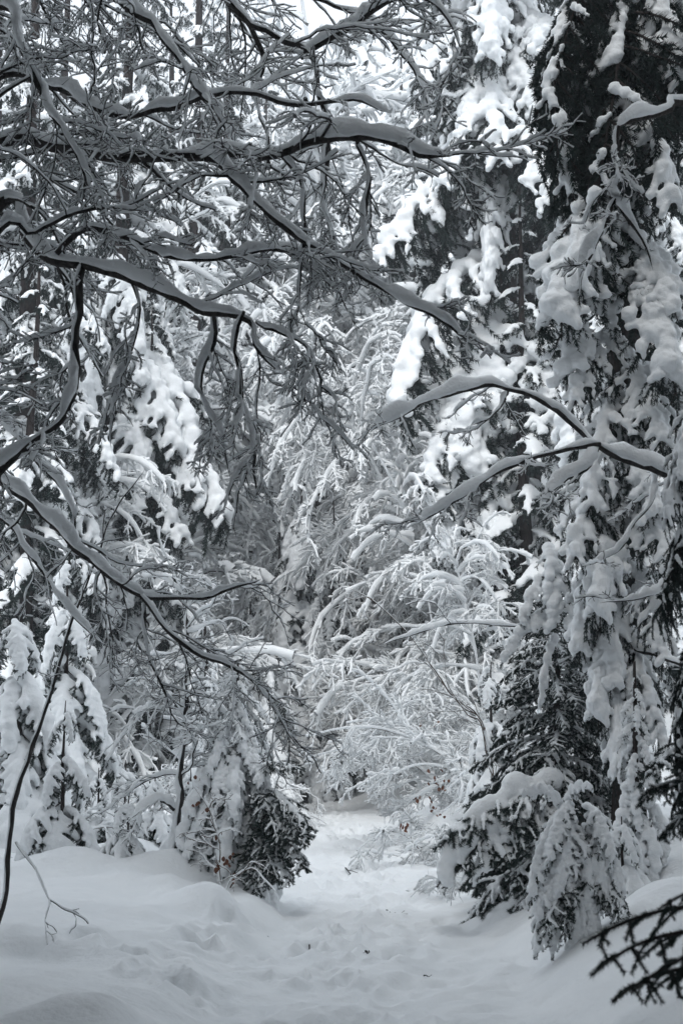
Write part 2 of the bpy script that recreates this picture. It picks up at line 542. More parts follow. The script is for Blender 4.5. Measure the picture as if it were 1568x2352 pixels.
def make_bough(seed, L, side_n, sub_n, drop, per_m, nlen, nwid, snow_r, voxel, hang_n=0, hang_len=0.3, side_len=0.42, cover=0.85, fine_snow=True, tip=0.9, lump=0.012, mod=0.28, smooth=4, axis_keep=1.0):
    """a spruce bough along +X: returns (green arrays, wood arrays, snow arrays)"""
    rng = np.random.default_rng(seed)
    t = np.linspace(0, 1, 7)
    bend = rng.normal(0, 0.05)
    ax = np.stack([t, bend * np.sin(t * 3), 0.10 * np.sin(t * 2.2) - drop * t ** 2], -1) * L
    A = curve(ax, 18)[None]
    RA = (0.011 * L * np.linspace(1, 0.25, 18))[None]
    k = np.arange(side_n)
    tt = 0.14 + 0.84 * np.clip(k + rng.uniform(-0.8, 0.8, side_n), 0, side_n) / side_n
    f = np.clip(tt, 0, 0.999) * 17
    i = f.astype(int)
    pos = A[0, i] + (A[0, i + 1] - A[0, i]) * (f - i)[:, None]
    tan = nrm(A[0, i + 1] - A[0, i])
    sg = np.where(k % 2 == 0, 1.0, -1.0)
    lat = np.stack([np.zeros(side_n), sg, rng.normal(-0.05, 0.22, side_n)], -1)
    a = rng.uniform(0.55, 1.15, side_n)[:, None]
    d = nrm(tan * np.cos(a) + lat * np.sin(a) + np.array([0, 0, -0.1]))
    SL = L * side_len * (1.12 - tt) ** 0.8 * rng.uniform(0.75, 1.2, side_n) * np.minimum(1, 0.45 + tt * 2.2)
    S = walk(pos, d, SL, 8, 0.06, 0.09 + drop * 0.12, rng)
    RS = 0.006 * L * np.linspace(1, 0.4, 8)[None] * np.ones((side_n, 1))
    U, RU = children(S, RS, sub_n, 0.42, 0.75, 4, 0.06, 0.08, rng, tmin=0.1, lmin=0.05 * L, spread=0.3)
    sets = [(A[:, 4:], 0.5), (S, 1.0), (U, 1.0)]
    wood = Geo()
    tube(wood, A, RA, 5)
    tube(wood, S, np.maximum(RS, nwid * 0.5), 3)
    g = Geo()
    needles(g, A[:, 3:], per_m, nlen, nwid, rng)
    needles(g, S, per_m, nlen, nwid, rng)
    needles(g, U, per_m, nlen * 0.95, nwid, rng)
    if hang_n:
        Hh, RH = children(S, RS, hang_n, 0.0, 1.2, 5, 0.10, 0.45, rng, tmin=0.05, lmin=hang_len, bias=(0, 0, -1.2), taper=0)
        Hh = Hh * 1.0
        needles(g, Hh, per_m, nlen, nwid, rng, hang=0.25)
    cen, rr = [], []
    def clods(Pp, r0, r1, step, keep, tmx):
        for p in Pp:
            if rng.random() > keep:
                continue
            Ls = np.linalg.norm(np.diff(p, axis=0), axis=1).sum()
            m = max(2, int(Ls * tmx / step))
            u = np.linspace(0.02, tmx * rng.uniform(0.8, 1.05), m) * (len(p) - 1)
            u = np.clip(u, 0, len(p) - 1.001)
            ii = u.astype(int)
            q = p[ii] + (p[ii + 1] - p[ii]) * (u - ii)[:, None]
            ph = rng.uniform(0, 6)
            r = np.linspace(r0, r1, m) * (1 + mod * np.sin(np.arange(m) * rng.uniform(0.7, 1.6) + ph)) * rng.uniform(0.75, 1.2)
            cen.append(q + np.array([0, 0, 1.0]) * (r * 0.62)[:, None] + rng.normal(0, 0.12, (m, 3)) * r[:, None])
            rr.append(r)
    snow = None
    if snow_r > 0:
        clods(A[:, 1:], snow_r * 1.25, snow_r * 0.85, snow_r * 0.6, axis_keep, tip)
        clods(S, snow_r * 0.95, snow_r * 0.55, snow_r * 0.5, cover, tip)
        if fine_snow:
            clods(U, snow_r * 0.55, snow_r * 0.38, snow_r * 0.4, cover * 0.7, 0.85)
        snow = remesh_snow('s', np.concatenate(cen), np.concatenate(rr), voxel, 0.85, smooth, lump, snow_r * 1.1, seed)
    return g.arrays(), wood.arrays(), snow

def bough_meshes(name, *a, **k):
    g, wd, s = make_bough(*a, **k)
    me = mk_mesh(name, g, YNEEDLE if a[1] < 1 else NEEDLE, False)
    mw = mk_mesh(name + '_stem', wd, BARKR)
    ms = mk_mesh(name + '_snow', s, SNOW) if s is not None else None
    return {'needles': me, 'wood': mw, 'snow': ms, 'raw': (g, wd, s), 'L': a[1]}

# big drooping boughs (2.4 m) for tall trees, seen from 10 m and farther
BIG = [bough_meshes('big_bough', 100 + i, 2.4, 22, 90, 0.28 + 0.08 * i, 340, 0.052, 0.010, 0.078, 0.024, hang_n=90, hang_len=0.34) for i in range(3)]
# overloaded boughs: pillows of snow that hide nearly all green
HEAVY = [bough_meshes('heavy_bough', 140 + i, 2.0, 18, 60, 0.40, 300, 0.045, 0.009, 0.095, 0.022, hang_n=90, hang_len=0.24, side_len=0.38, fine_snow=True, cover=0.78, tip=0.95, lump=0.026, mod=0.38, smooth=3) for i in range(3)]
# dark hanging boughs with hardly any snow
DARK = [bough_meshes('dark_bough', 160 + i, 2.0, 26, 120, 0.45, 420, 0.045, 0.009, 0.036, 0.018, hang_n=150, hang_len=0.30, cover=0.40, fine_snow=False, tip=0.55) for i in range(2)]
# small boughs (0.8 m) of young trees
YOUNG = [bough_meshes('young_bough', 180 + i, 0.8, 20, 70, 0.14 + 0.1 * i, 1900, 0.022, 0.0034, 0.0135, 0.0068, cover=0.8, lump=0.003, tip=0.92) for i in range(3)]
YHEAVY = [bough_meshes('laden_bough', 200 + i, 0.8, 14, 40, 0.55, 1100, 0.020, 0.0032, 0.050, 0.012, side_len=0.36, cover=0.92, fine_snow=False, tip=0.9, lump=0.006) for i in range(3)]
GHOST = [bough_meshes('hooded_bough', 210 + i, 0.8, 16, 40, 0.30 + 0.1 * i, 1000, 0.024, 0.0042, 0.060, 0.013, hang_n=50, hang_len=0.10, side_len=0.40, cover=1.0, fine_snow=False, tip=0.93, lump=0.005, mod=0.08, smooth=14) for i in range(2)]
YMID = [bough_meshes('frosted_bough', 220 + i, 0.8, 18, 60, 0.6, 1300, 0.020, 0.0030, 0.032, 0.009, cover=0.97, lump=0.004, tip=0.93) for i in range(2)]
print('boughs', time.time() - T0, [len(b['raw'][2][0]) for b in BIG + HEAVY + DARK + YOUNG + YHEAVY + YMID])

def bough_matrix(base, az, pitch, roll, s, sy=1.0):
    return Matrix.Translation(Vector(base)) @ Matrix.Rotation(az, 4, 'Z') @ Matrix.Rotation(pitch, 4, 'Y') @ Matrix.Rotation(roll, 4, 'X') @ Matrix.Diagonal((s, s * sy, s, 1))

def put_bough(tree, proto, M):
    o = obj('bough', proto['wood'], tree, M)
    obj('needles', proto['needles'], o)
    if proto['snow'] is not None:
        obj('snow_load', proto['snow'], o)
    return o

def trunk_mesh(name, H, r0, lean=(0, 0), rng=None, mat=None, wig=0.02, r1=0.01, sides=9, sink=0.4):
    pts = [(0, 0, -sink), (lean[0] * 0.3, lean[1] * 0.3, H * 0.33), (lean[0] * 0.7, lean[1] * 0.7, H * 0.66), (lean[0], lean[1], H)]
    c = curve(pts, 26, min(wig, 0.0025 * H), rng)[None]
    R = (r0 * np.linspace(1, 0, 26) ** 0.85 + r1)[None]
    R[0, :2] *= 1.25
    g = Geo()
    tube(g, c, R, sides)
    return g.mesh(name, mat or BARKR), c[0]

def spruce(name, label, x, y, H, z0, Lb, protos, nb, seed, pitch=(0.1, 0.7), group=None, az_range=None, r0=None, top_taper=0.85, lean=(0, 0), cat='spruce tree', extra=None, zmax=None):
    rng = np.random.default_rng(seed)
    t = thing(name, label, cat, (x, y, gz(x, y) - 0.05), 0, group)
    me, c = trunk_mesh('trunk', H, r0 or 0.012 * H + 0.02, lean, rng)
    obj('trunk', me, t)
    zs = z0 + ((zmax or H * 0.985) - z0) * (np.arange(nb) + rng.uniform(0, 0.8, nb)) / nb
    for i, z in enumerate(zs):
        u = min(max((z - z0) / (H - z0), 0), 1)
        L = Lb * ((1 - u) ** top_taper + 0.06) * rng.uniform(0.75, 1.15)
        az = i * 2.399 + rng.uniform(-0.4, 0.4)
        if az_range:
            az = rng.uniform(*az_range)
        pr = protos[rng.integers(len(protos))]
        pt = pitch[1] + (pitch[0] - pitch[1]) * u + rng.normal(0, 0.08)
        k = int(np.argmin(np.abs(c[:, 2] - z)))
        put_bough(t, pr, bough_matrix((c[k, 0], c[k, 1], z), az, pt, rng.normal(0, 0.12), L / pr['L'], rng.uniform(0.8, 1.15)))
    return t

def aim_bough(tree, proto, a, b, roll=0.0, wide=1.0):
    """hang a bough so that it runs from a to b (world points)"""
    org = np.array(tree.location)
    a, b = np.asarray(a, float), np.asarray(b, float)
    d = b - a
    L = np.linalg.norm(d)
    az = math.atan2(d[1], d[0])
    pt = -math.asin(d[2] / L)
    pt -= 0.22            # the bough's own droop
    return put_bough(tree, proto, bough_matrix(a - org, az, pt, roll, L / (proto['L'] * 0.97), wide))

# ------------------------------------------------------------------ far spruces: one joined crown each
def low_bough(seed):
    return make_bough(seed, 2.4, 16, 30, 0.34, 44, 0.14, 0.034, 0.11, 0.10, hang_n=45, hang_len=0.36, fine_snow=False, cover=0.85, lump=0.02)
LOW = [low_bough(300 + i) for i in range(3)]

def far_spruce_meshes(seed, H, Lb, nb, z0):
    rng = np.random.default_rng(seed)
    g, s = Geo(), Geo()
    zs = z0 + (H * 0.985 - z0) * ((np.arange(nb) + rng.uniform(0, 0.8, nb)) / nb) ** 0.9
    for i, z in enumerate(zs):
        u = (z - z0) / (H - z0)
        L = Lb * ((1 - u) ** 0.8 + 0.07) * rng.uniform(0.75, 1.15)
        M = np.array(bough_matrix((0, 0, z), i * 2.399 + rng.uniform(-0.4, 0.4), 0.62 - 0.5 * u + rng.normal(0, 0.08), rng.normal(0, 0.12), L / 2.4, 1.0))
        b = LOW[rng.integers(3)]
        g.addgeo(b[0], M)
        s.addgeo(b[2], M)
    tm, _ = trunk_mesh('trunk', H, 0.012 * H + 0.03, (0, 0), rng)
    return tm, g.mesh('far_crown', NEEDLE, False), s.mesh('far_snow', SNOW)
FAR = [far_spruce_meshes(400, 18, 3.0, 74, 1.2), far_spruce_meshes(401, 20, 3.3, 70, 2.5), far_spruce_meshes(402, 12, 2.2, 60, 0.6), far_spruce_meshes(403, 20, 4.3, 60, 8.6)]  # last variant: high crown on bare stem, shaped to shade the foreground unseen
print('far', time.time() - T0, [len(f[2].polygons) for f in FAR], [len(f[1].polygons) for f in FAR])

def far_spruce(label, x, y, k, rot, s, group):
    t = thing('spruce_tree', label, 'spruce tree', (x, y, gz(x, y) - 0.1), rot, group, s)
    obj('trunk', FAR[k][0], t)
    obj('crown', FAR[k][1], t)
    obj('snow_load', FAR[k][2], t)
    return t

# ------------------------------------------------------------------ bare trees under snow
def bare_tree_meshes(seed, H, n1, n2, n3, lean=(0, 0), droop=0.05, len1=0.45, snow=0.02, r0=0.09, mat=BARK, stems=1, spreadx=0.0, tmin1=0.25, ang1=0.9, n4=0, wig=0.10):
    rng = np.random.default_rng(seed)
    wood, fine, sn = Geo(), Geo(), Geo()
    if stems == 1:
        A = curve([(0, 0, -0.4), (lean[0] * 0.2, lean[1] * 0.2, H * 0.4), (lean[0] * 0.55, lean[1] * 0.55, H * 0.75), (lean[0], lean[1], H * 0.97)], 24, 0.02, rng)[None]
        RA = (r0 * np.linspace(1, 0.12, 24))[None]
    else:
        az = rng.uniform(0, 2 * math.pi, stems)
        st = np.stack([np.cos(az) * 0.15, np.sin(az) * 0.15, np.full(stems, -0.2)], -1)
        dr = nrm(np.stack([np.cos(az) * spreadx + lean[0], np.sin(az) * spreadx + lean[1], np.ones(stems)], -1))
        A = walk(st, dr, H * rng.uniform(0.7, 1.2, stems), 18, 0.05, droop, rng)
        RA = r0 * np.linspace(1, 0.2, 18)[None] * np.ones((stems, 1))
    tube(wood, A, RA, 6 if stems == 1 else 5)
    ridge(sn, A, RA, 0.8 * snow * snoise(len(A), A.shape[1], rng, 0.6), prof=PROF6, steep=0.35, D=DRIFT, base=-0.45)
    Bq, RB = children(A, RA, n1, len1, ang1, 12, wig, droop, rng, tmin=tmin1, rfac=0.6, lmin=0.3, spread=1.2)
    tube(wood, Bq, RB, 4)
    ridge(sn, Bq, RB, snow * 1.5 * snoise(len(Bq), 12, rng, 0.9), steep=0.5, D=DRIFT, base=-0.45)
    Cq, RC = children(Bq, RB, n2, 0.42, 0.8, 8, wig * 1.1, droop * 1.2, rng, rmin=0.004, lmin=0.2, spread=0.7)
    tube(fine, Cq, RC, 3)
    ridge(sn, Cq, RC, snow * 0.8 * snoise(len(Cq), 8, rng, 0.9), prof=PROF4, steep=0.55, D=DRIFT, base=-0.45)
    Dq, RD = children(Cq, RC, n3, 0.36, 0.8, 3, wig * 1.3, droop * 1.2, rng, rmin=0.003, lmin=0.10, spread=0.8)
    tube(fine, Dq, RD, 3)
    ridge(sn, Dq, RD, snow * 0.55 * snoise(len(Dq), 3, rng, 0.9), prof=PROF3, steep=0.6, D=DRIFT, base=-0.45)
    return wood.mesh('bare_wood', mat), fine.mesh('bare_twigs', TWIG if mat is BARK else mat), sn.mesh('bare_snow', SNOW), (Bq, Cq, Dq)

def bare_tree(name, label, cat, meshes, x, y, rot, s, group, dz=0.0, trunk='trunk'):
    t = thing(name, label, cat, (x, y, gz(x, y) + dz), rot, group, s)
    obj(trunk, meshes[0], t)
    obj('twigs', meshes[1], t)['kind'] = 'stuff'
    obj('snow_load', meshes[2], t)
    return t

WEEP = [bare_tree_meshes(500, 10, 36, 430, 5000, (-1.2, 0), 0.15, 0.42, 0.062, 0.07),
        bare_tree_meshes(501, 12, 38, 430, 5000, (-2.4, -0.5), 0.18, 0.44, 0.068, 0.08),
        bare_tree_meshes(502, 7, 44, 450, 5000, (-1.6, 0), 0.18, 0.52, 0.060, 0.05, tmin1=0.1)]
WEEP.append(bare_tree_meshes(503, 9, 44, 560, 5600, (-4.2, -0.6), 0.21, 0.46, 0.055, 0.06, tmin1=0.15))
SHRUB = [bare_tree_meshes(520, 2.2, 60, 380, 1700, (-0.35, 0), 0.07, 0.45, 0.020, 0.018, BROWN, stems=9, spreadx=0.6, tmin1=0.15),
         bare_tree_meshes(521, 1.5, 50, 320, 1400, (-0.2, -0.1), 0.09, 0.45, 0.020, 0.014, BROWN, stems=10, spreadx=0.8, tmin1=0.1)]
print('bare', time.time() - T0, [len(f[2].polygons) for f in WEEP])

# ---- hand-led limbs of the trees beside the path
def limb(tree, pts, r0, r1, seed, n2, n3, n4, len2=0.30, droop=0.03, snow=0.03, mat=BARK, wig=0.008, tmin=0.1, ang=0.85, spread=0.5, bias=(0, 0, 0), snow2=0.014, len3=0.48, len4=0.48, hf=0.55):
    rng = np.random.default_rng(seed)
    org = np.array(tree.location)
    n = int(np.clip(np.linalg.norm(np.diff(np.asarray(pts, float), axis=0), axis=1).sum() / 0.05, 16, 100))
    A = (curve(pts, n, wig, rng) - org)[None]
    end = np.ones(n)
    end[-4:] = (0.92, 0.75, 0.5, 0.04)
    RA = (np.linspace(r0, r1, n) * snoise(1, n, rng, 0.12, 2)[0] * end)[None]
    wood, fine, sn = Geo(), Geo(), Geo()
    tube(wood, A, RA, 8)
    beg = np.ones(n)
    beg[:3] = (0.1, 0.6, 0.9)
    h = (hf * RA + snow) * np.clip(snoise(1, n, rng, 0.75, 3 + int(snow * 60)) * snoise(1, n, rng, 0.7 if snow < 0.06 else 0.15, 1), 0.10, 2.0) * end * beg
    ridge(sn, A, RA, h, W=np.maximum(RA * 0.9, RA * 0.66 + 0.28 * h), prof=PROF9, steep=0.5)
    if n2:
        Bq, RB = children(A, RA, n2, len2, ang, 14, 0.15, droop, rng, tmin=tmin, rfac=0.37, rmin=0.004, lmin=0.3, spread=spread, bias=bias, taper=0.45)
        tube(wood, Bq, RB, 5)
        hb = (0.4 * RB + snow2) * np.clip(snoise(len(Bq), 14, rng, 1.0), 0.1, 2)
        ridge(sn, Bq, RB, hb, prof=PROF6, steep=0.5)
        Cq, RC = children(Bq, RB, int(n3 * 1.0), len3, 0.8, 8, 0.20, droop, rng, rmin=0.0030, lmin=0.10, spread=0.6)
        tube(fine, Cq, RC, 3)
        ridge(sn, Cq, RC, snow2 * 0.62 * np.clip(snoise(len(Cq), 8, rng, 1.1), 0.1, 2.2), prof=PROF4, steep=0.5)
        Dq, RD = children(Cq, RC, int(n4 * 1.0), len4, 0.85, 3, 0.24, droop, rng, rmin=0.0022, lmin=0.05, spread=0.7)
        tube(fine, Dq, RD, 3)
        keep = rng.random(len(Dq)) < 0.8
        ridge(sn, Dq[keep], RD[keep], snow2 * 0.42 * snoise(int(keep.sum()), 3, rng, 1.0), prof=PROF3, steep=0.5)
    o = obj('limb', wood.mesh('limb', mat), tree)
    if n2:
        f = obj('twigs', fine.mesh('twigs', TWIG if mat is BARK else mat), o)
        f['kind'] = 'stuff'
    obj('snow_load', sn.mesh('limb_snow', SNOW), o)
    return o

def px(*trip):
    return [P(*t) for t in trip]

# beech on the left bank: trunk just outside the frame, limbs reach over the path
bx, by = -2.75, 7.2
beech = thing('beech_tree', 'big bare beech whose snow-topped limbs overhang the path from the upper left', 'beech tree', (bx, by, gz(bx, by) - 0.1))
me, bc = trunk_mesh('trunk', 10.5, 0.17, (0.4, 0.2), np.random.default_rng(1), BARK, 0.02, 0.03, 12)
obj('trunk', me, beech)
tb = lambda z: np.array([bx + 0.04 * z, by, z])
limb(beech, [tb(4.0)] + px((0, 322, 7.0), (130, 326, 6.9), (250, 352, 6.8), (420, 362, 6.7), (520, 352, 6.7), (620, 350, 6.7), (740, 325, 6.6), (870, 318, 6.5), (950, 345, 6.5), (1040, 358, 6.4)), 0.04718, 0.012, 11, 24, 177, 716, snow=0.036, len2=0.26)
limb(beech, [tb(3.4)] + px((0, 455, 7.2), (60, 530, 7.1), (130, 582, 7.0), (250, 605, 6.9), (350, 645, 6.8), (440, 685, 6.7), (520, 695, 6.6), (580, 725, 6.6), (600, 790, 6.6), (650, 860, 6.6)), 0.04403, 0.01, 12, 12, 74, 295, snow=0.0324, droop=0.05)
limb(beech, px((450, 362, 6.7), (500, 385, 6.6), (540, 430, 6.5), (600, 495, 6.4), (700, 565, 6.3), (800, 625, 6.2), (900, 685, 6.1), (1000, 742, 6.0), (1100, 792, 6.0)), 0.02139, 0.007, 13, 9, 67, 279, len2=0.24, snow=0.0252)
limb(beech, px((190, 600, 7.0), (190, 700, 7.0), (184, 790, 7.0), (188, 860, 7.0), (150, 960, 6.9), (80, 1040, 6.8), (0, 1100, 6.8), (-80, 1180, 6.8)), 0.02264, 0.014, 14, 10, 54, 206, snow=0.036, droop=0.06)
limb(beech, [tb(5.2)] + px((0, 20, 6.6), (60, 110, 6.5), (100, 230, 6.5), (160, 340, 6.4), (210, 440, 6.4)), 0.02516, 0.007, 15, 17, 121, 502, snow=0.0216, droop=0.05)
limb(beech, [tb(5.6)] + px((150, -80, 7.2), (290, 30, 7.1), (350, 75, 7.1), (430, 190, 7.0), (500, 270, 7.0), (560, 350, 7.0)), 0.0346, 0.01, 16, 23, 177, 716, snow=0.0324)
limb(beech, [tb(6.2)] + px((330, -160, 7.6), (540, 25, 7.5), (620, 92, 7.4), (690, 132, 7.4), (715, 215, 7.4), (738, 300, 7.4), (742, 400, 7.4), (735, 470, 7.4)), 0.0346, 0.01, 17, 11, 83, 338, snow=0.0158, droop=0.06)
limb(beech, px((690, 132, 7.4), (780, 92, 7.3), (860, 40, 7.2), (940, 10, 7.2), (1010, 40, 7.1), (1060, 140, 7.1)), 0.01761, 0.007, 18, 10, 74, 298, snow=0.018)
limb(beech, [tb(4.5)] + px((-10, 190, 7.4), (120, 200, 7.3), (260, 245, 7.2), (400, 235, 7.1), (540, 210, 7.0), (680, 240, 7.0), (800, 235, 7.0), (900, 260, 6.9)), 0.02516, 0.008, 19, 16, 124, 501, snow=0.0288)
limb(beech, px((130, 582, 7.0), (200, 520, 6.9), (300, 540, 6.9), (380, 575, 6.9), (500, 600, 6.8), (640, 590, 6.8), (760, 610, 6.8)), 0.01635, 0.006, 20, 13, 102, 412, snow=0.0252)
limb(beech, [tb(3.0)] + px((-40, 560, 6.3), (60, 545, 6.3), (140, 510, 6.3), (205, 495, 6.3), (300, 470, 6.4), (380, 430, 6.4)), 0.01887, 0.007, 21, 11, 84, 340, snow=0.0288)
limb(beech, px((560, 715, 6.6), (545, 790, 6.6), (560, 880, 6.6), (585, 960, 6.6), (590, 1060, 6.6), (580, 1160, 6.6)), 0.01006, 0.005, 22, 7, 33, 128, len2=0.24, droop=0.22, snow=0.0144)
limb(beech, px((590, 740, 6.6), (640, 755, 6.5), (700, 780, 6.5), (735, 850, 6.5), (745, 930, 6.5)), 0.008806, 0.004, 23, 6, 43, 165, len2=0.3, droop=0.22, snow=0.018)
limb(beech, px((300, 640, 6.9), (320, 720, 6.9), (300, 830, 6.9), (270, 930, 6.9), (255, 1030, 6.9)), 0.008806, 0.005, 24, 6, 26, 103, droop=0.15, snow=0.0216)
limb(beech, px((700, 225, 7.4), (745, 330, 7.6), (735, 450, 7.6), (760, 560, 7.6), (770, 680, 7.6)), 0.01258, 0.005, 25, 6, 48, 187, droop=0.2, snow=0.0144, len2=0.3)

limb(beech, px((640, 345, 6.7), (690, 430, 6.7), (705, 540, 6.7), (690, 650, 6.7), (700, 760, 6.7)), 0.0119, 0.004, 26, 5, 40, 156, droop=0.22, snow=0.02, len2=0.34)
limb(beech, px((480, 690, 6.7), (500, 790, 6.8), (480, 890, 6.8), (520, 1000, 6.8), (530, 1100, 6.8)), 0.01105, 0.004, 27, 5, 37, 149, droop=0.24, snow=0.02, len2=0.32)
limb(beech, px((820, 320, 6.6), (850, 400, 6.6), (840, 500, 6.6), (850, 590, 6.6)), 0.0102, 0.004, 28, 6, 43, 173, droop=0.22, snow=0.02, len2=0.34)
limb(beech, [tb(6.8)] + px((420, -140, 7.9), (640, -40, 7.8), (800, 20, 7.7), (900, 90, 7.7), (960, 190, 7.7), (985, 290, 7.7)), 0.0255, 0.006, 29, 9, 73, 303, snow=0.02, droop=0.08)
limb(beech, px((560, 40, 7.5), (600, 130, 7.6), (590, 220, 7.6), (620, 330, 7.6), (600, 430, 7.6)), 0.0136, 0.005, 30, 6, 52, 208, droop=0.14, snow=0.025, len2=0.34)

# second beech, low on the left
cx, cy_ = -3.1, 8.6
beech2 = thing('beech_tree', 'bare beech whose low snow-topped limb slants down across the left side', 'beech tree', (cx, cy_, gz(cx, cy_) - 0.1))
me, _ = trunk_mesh('trunk', 7.5, 0.12, (-0.5, 0.3), np.random.default_rng(2), BARK, 0.02, 0.02, 12)
obj('trunk', me, beech2)
limb(beech2, [np.array([cx - 0.1, cy_, 3.3])] + px((-30, 1080, 8.2), (0, 1100, 8.1), (100, 1172, 8.0), (210, 1282, 7.9), (320, 1362, 7.8), (390, 1372, 7.8), (460, 1375, 7.8), (530, 1352, 7.8), (600, 1330, 7.8)), 0.03825, 0.007, 31, 14, 100, 420, snow=0.045, snow2=0.008, len2=0.28)
limb(beech2, px((325, 1368, 7.8), (350, 1400, 7.75), (390, 1450, 7.7), (450, 1495, 7.7), (520, 1530, 7.6), (580, 1565, 7.6), (630, 1640, 7.5), (690, 1720, 7.5)), 0.017, 0.005, 32, 14, 100, 420, snow=0.010, snow2=0.005, len2=0.36, droop=0.04)
limb(beech2, px((330, 1385, 7.8), (335, 1450, 7.8), (345, 1520, 7.8), (380, 1590, 7.8), (390, 1680, 7.8)), 0.012, 0.004, 33, 7, 40, 160, snow=0.008, snow2=0.005)
limb(beech2, [np.array([cx - 0.05, cy_, 2.7])] + px((-30, 1190, 8.6), (60, 1260, 8.5), (110, 1330, 8.5), (180, 1420, 8.4), (240, 1480, 8.4)), 0.020, 0.006, 34, 8, 50, 200, snow=0.03, droop=0.1)
limb(beech2, [np.array([cx, cy_, 3.6])] + px((-30, 960, 8.3), (50, 1010, 8.2), (120, 1080, 8.2), (170, 1160, 8.2), (180, 1250, 8.2)), 0.020, 0.006, 35, 7, 40, 170, snow=0.035, droop=0.1)

# tree on the right bank whose long limb sags towards the path
rx, ry = 3.25, 9.4
rtree = thing('beech_tree', 'bare tree at the right edge, its long snow-topped limb arching to the path', 'beech tree', (rx, ry, gz(rx, ry) - 0.1))
me, _ = trunk_mesh('trunk', 8.0, 0.11, (0.2, 0.2), np.random.default_rng(3), BARK, 0.02, 0.02, 12)
obj('trunk', me, rtree)
limb(rtree, [np.array([rx, ry, 2.5])] + px((1600, 1120, 9.1), (1568, 1102, 9.0), (1470, 1058, 8.9), (1380, 1012, 8.8), (1340, 970, 8.8), (1280, 925, 8.7), (1200, 893, 8.7), (1110, 880, 8.6), (1010, 912, 8.5), (930, 952, 8.4), (850, 992, 8.4)), 0.032, 0.006, 41, 7, 40, 160, snow=0.042, len2=0.13, wig=0.006)
limb(rtree, px((1375, 1020, 8.8), (1310, 1030, 8.7), (1230, 1048, 8.6), (1130, 1088, 8.5), (1060, 1140, 8.4), (990, 1185, 8.4), (930, 1215, 8.4)), 0.018, 0.005, 42, 5, 30, 120, snow=0.040, len2=0.16, wig=0.006)
limb(rtree, px((1372, 1030, 8.8), (1350, 1075, 8.7), (1300, 1112, 8.7), (1238, 1168, 8.6)), 0.013, 0.004, 43, 3, 16, 60, snow=0.035, len2=0.2, wig=0.005)
limb(rtree, px((1165, 888, 8.7), (1150, 930, 8.7), (1120, 965, 8.6), (1080, 978, 8.6)), 0.010, 0.004, 44, 2, 10, 40, snow=0.03, len2=0.2, wig=0.005)
limb(rtree, [np.array([rx, ry, 2.2])] + px((1545, 1085, 9.2), (1500, 1140, 9.0), (1450, 1195, 8.9), (1425, 1240, 8.8), (1390, 1275, 8.8), (1335, 1300, 8.7)), 0.015, 0.005, 45, 3, 14, 50, snow=0.038, len2=0.18, wig=0.006)
limb(rtree, [np.array([rx, ry, 1.9])] + px((1590, 1330, 9.2), (1500, 1365, 9.0), (1440, 1382, 8.9), (1375, 1385, 8.9)), 0.014, 0.005, 46, 3, 14, 50, snow=0.03, len2=0.2, wig=0.006)
limb(rtree, [np.array([rx, ry, 1.7])] + px((1480, 1500, 11.0), (1320, 1455, 13.2), (1160, 1440, 13.4), (1080, 1432, 13.4), (1000, 1440, 13.3), (930, 1460, 13.2), (880, 1480, 13.2)), 0.022, 0.005, 47, 3, 20, 80, snow=0.022, len2=0.2, wig=0.006)

# broken birch-like stem with a hood of snow, upper right
ux, uy = 3.6, 8.0
utree = thing('beech_tree', 'bare tree at the upper right edge, a thick hood of snow on its limb', 'beech tree', (ux, uy, gz(ux, uy) - 0.1))
me, _ = trunk_mesh('trunk', 7.0, 0.10, (0.3, 0.1), np.random.default_rng(4), BARK, 0.02, 0.02, 10)
obj('trunk', me, utree)
limb(utree, [np.array([ux, uy, 5.0])] + px((1600, 235, 7.3), (1540, 248, 7.2), (1480, 268, 7.1), (1415, 292, 7.0)), 0.035, 0.014, 51, 0, 0, 0, snow=0.10, wig=0.004)
limb(utree, px((1418, 290, 7.0), (1418, 380, 7.0), (1412, 450, 7.0), (1440, 505, 7.0), (1475, 560, 7.0), (1498, 620, 7.0)), 0.014, 0.007, 52, 3, 20, 80, snow=0.05, wig=0.006, len2=0.3)
limb(utree, px((1414, 455, 7.0), (1385, 520, 7.0), (1350, 600, 7.0), (1330, 680, 7.0)), 0.012, 0.006, 53, 2, 12, 50, snow=0.075, wig=0.006, len2=0.3)

print('limbs', time.time() - T0)

# ------------------------------------------------------------------ spruces of the middle distance
LG = 'tall spruces left of the path'
RG = 'tall spruces right of the path'
x, y = gx(250, 28), 28
sp = spruce('spruce_tree', 'tall spruce left of the path, dark green under long slanting tongues of snow', x, y, 21, 1.0, 3.3, BIG + HEAVY[:1], 90, 600, (0.15, 0.85), LG)
for a, b, pr, wd in [((245, 700), (215, 960), BIG[0], 0.7), ((250, 850), (345, 1100), HEAVY[0], 0.7), ((255, 760), (410, 1030), BIG[1], 0.7), ((260, 780), (480, 1100), BIG[2], 0.7), ((250, 1070), (210, 1200), HEAVY[1], 0.9),
                     ((255, 1060), (415, 1245), BIG[0], 0.9), ((255, 900), (520, 1180), BIG[1], 0.6), ((250, 600), (330, 860), HEAVY[2], 0.6), ((245, 700), (80, 900), BIG[2], 0.8), ((245, 880), (50, 1050), BIG[0], 0.8)]:
    aim_bough(sp, pr, P(*a, 28), P(*b, 26.2), 0, wd)
x, y = gx(430, 37), 37
spruce('spruce_tree', 'slimmer spruce just left of the path with narrow strips of snow', x, y, 26, 1.2, 3.0, BIG, 84, 601, (0.2, 0.95), LG)
x, y = gx(20, 24), 24
spruce('spruce_tree', 'spruce at the left edge behind the bent snow-covered saplings', x, y, 18, 0.8, 3.0, BIG, 72, 602, (0.15, 0.8), LG)

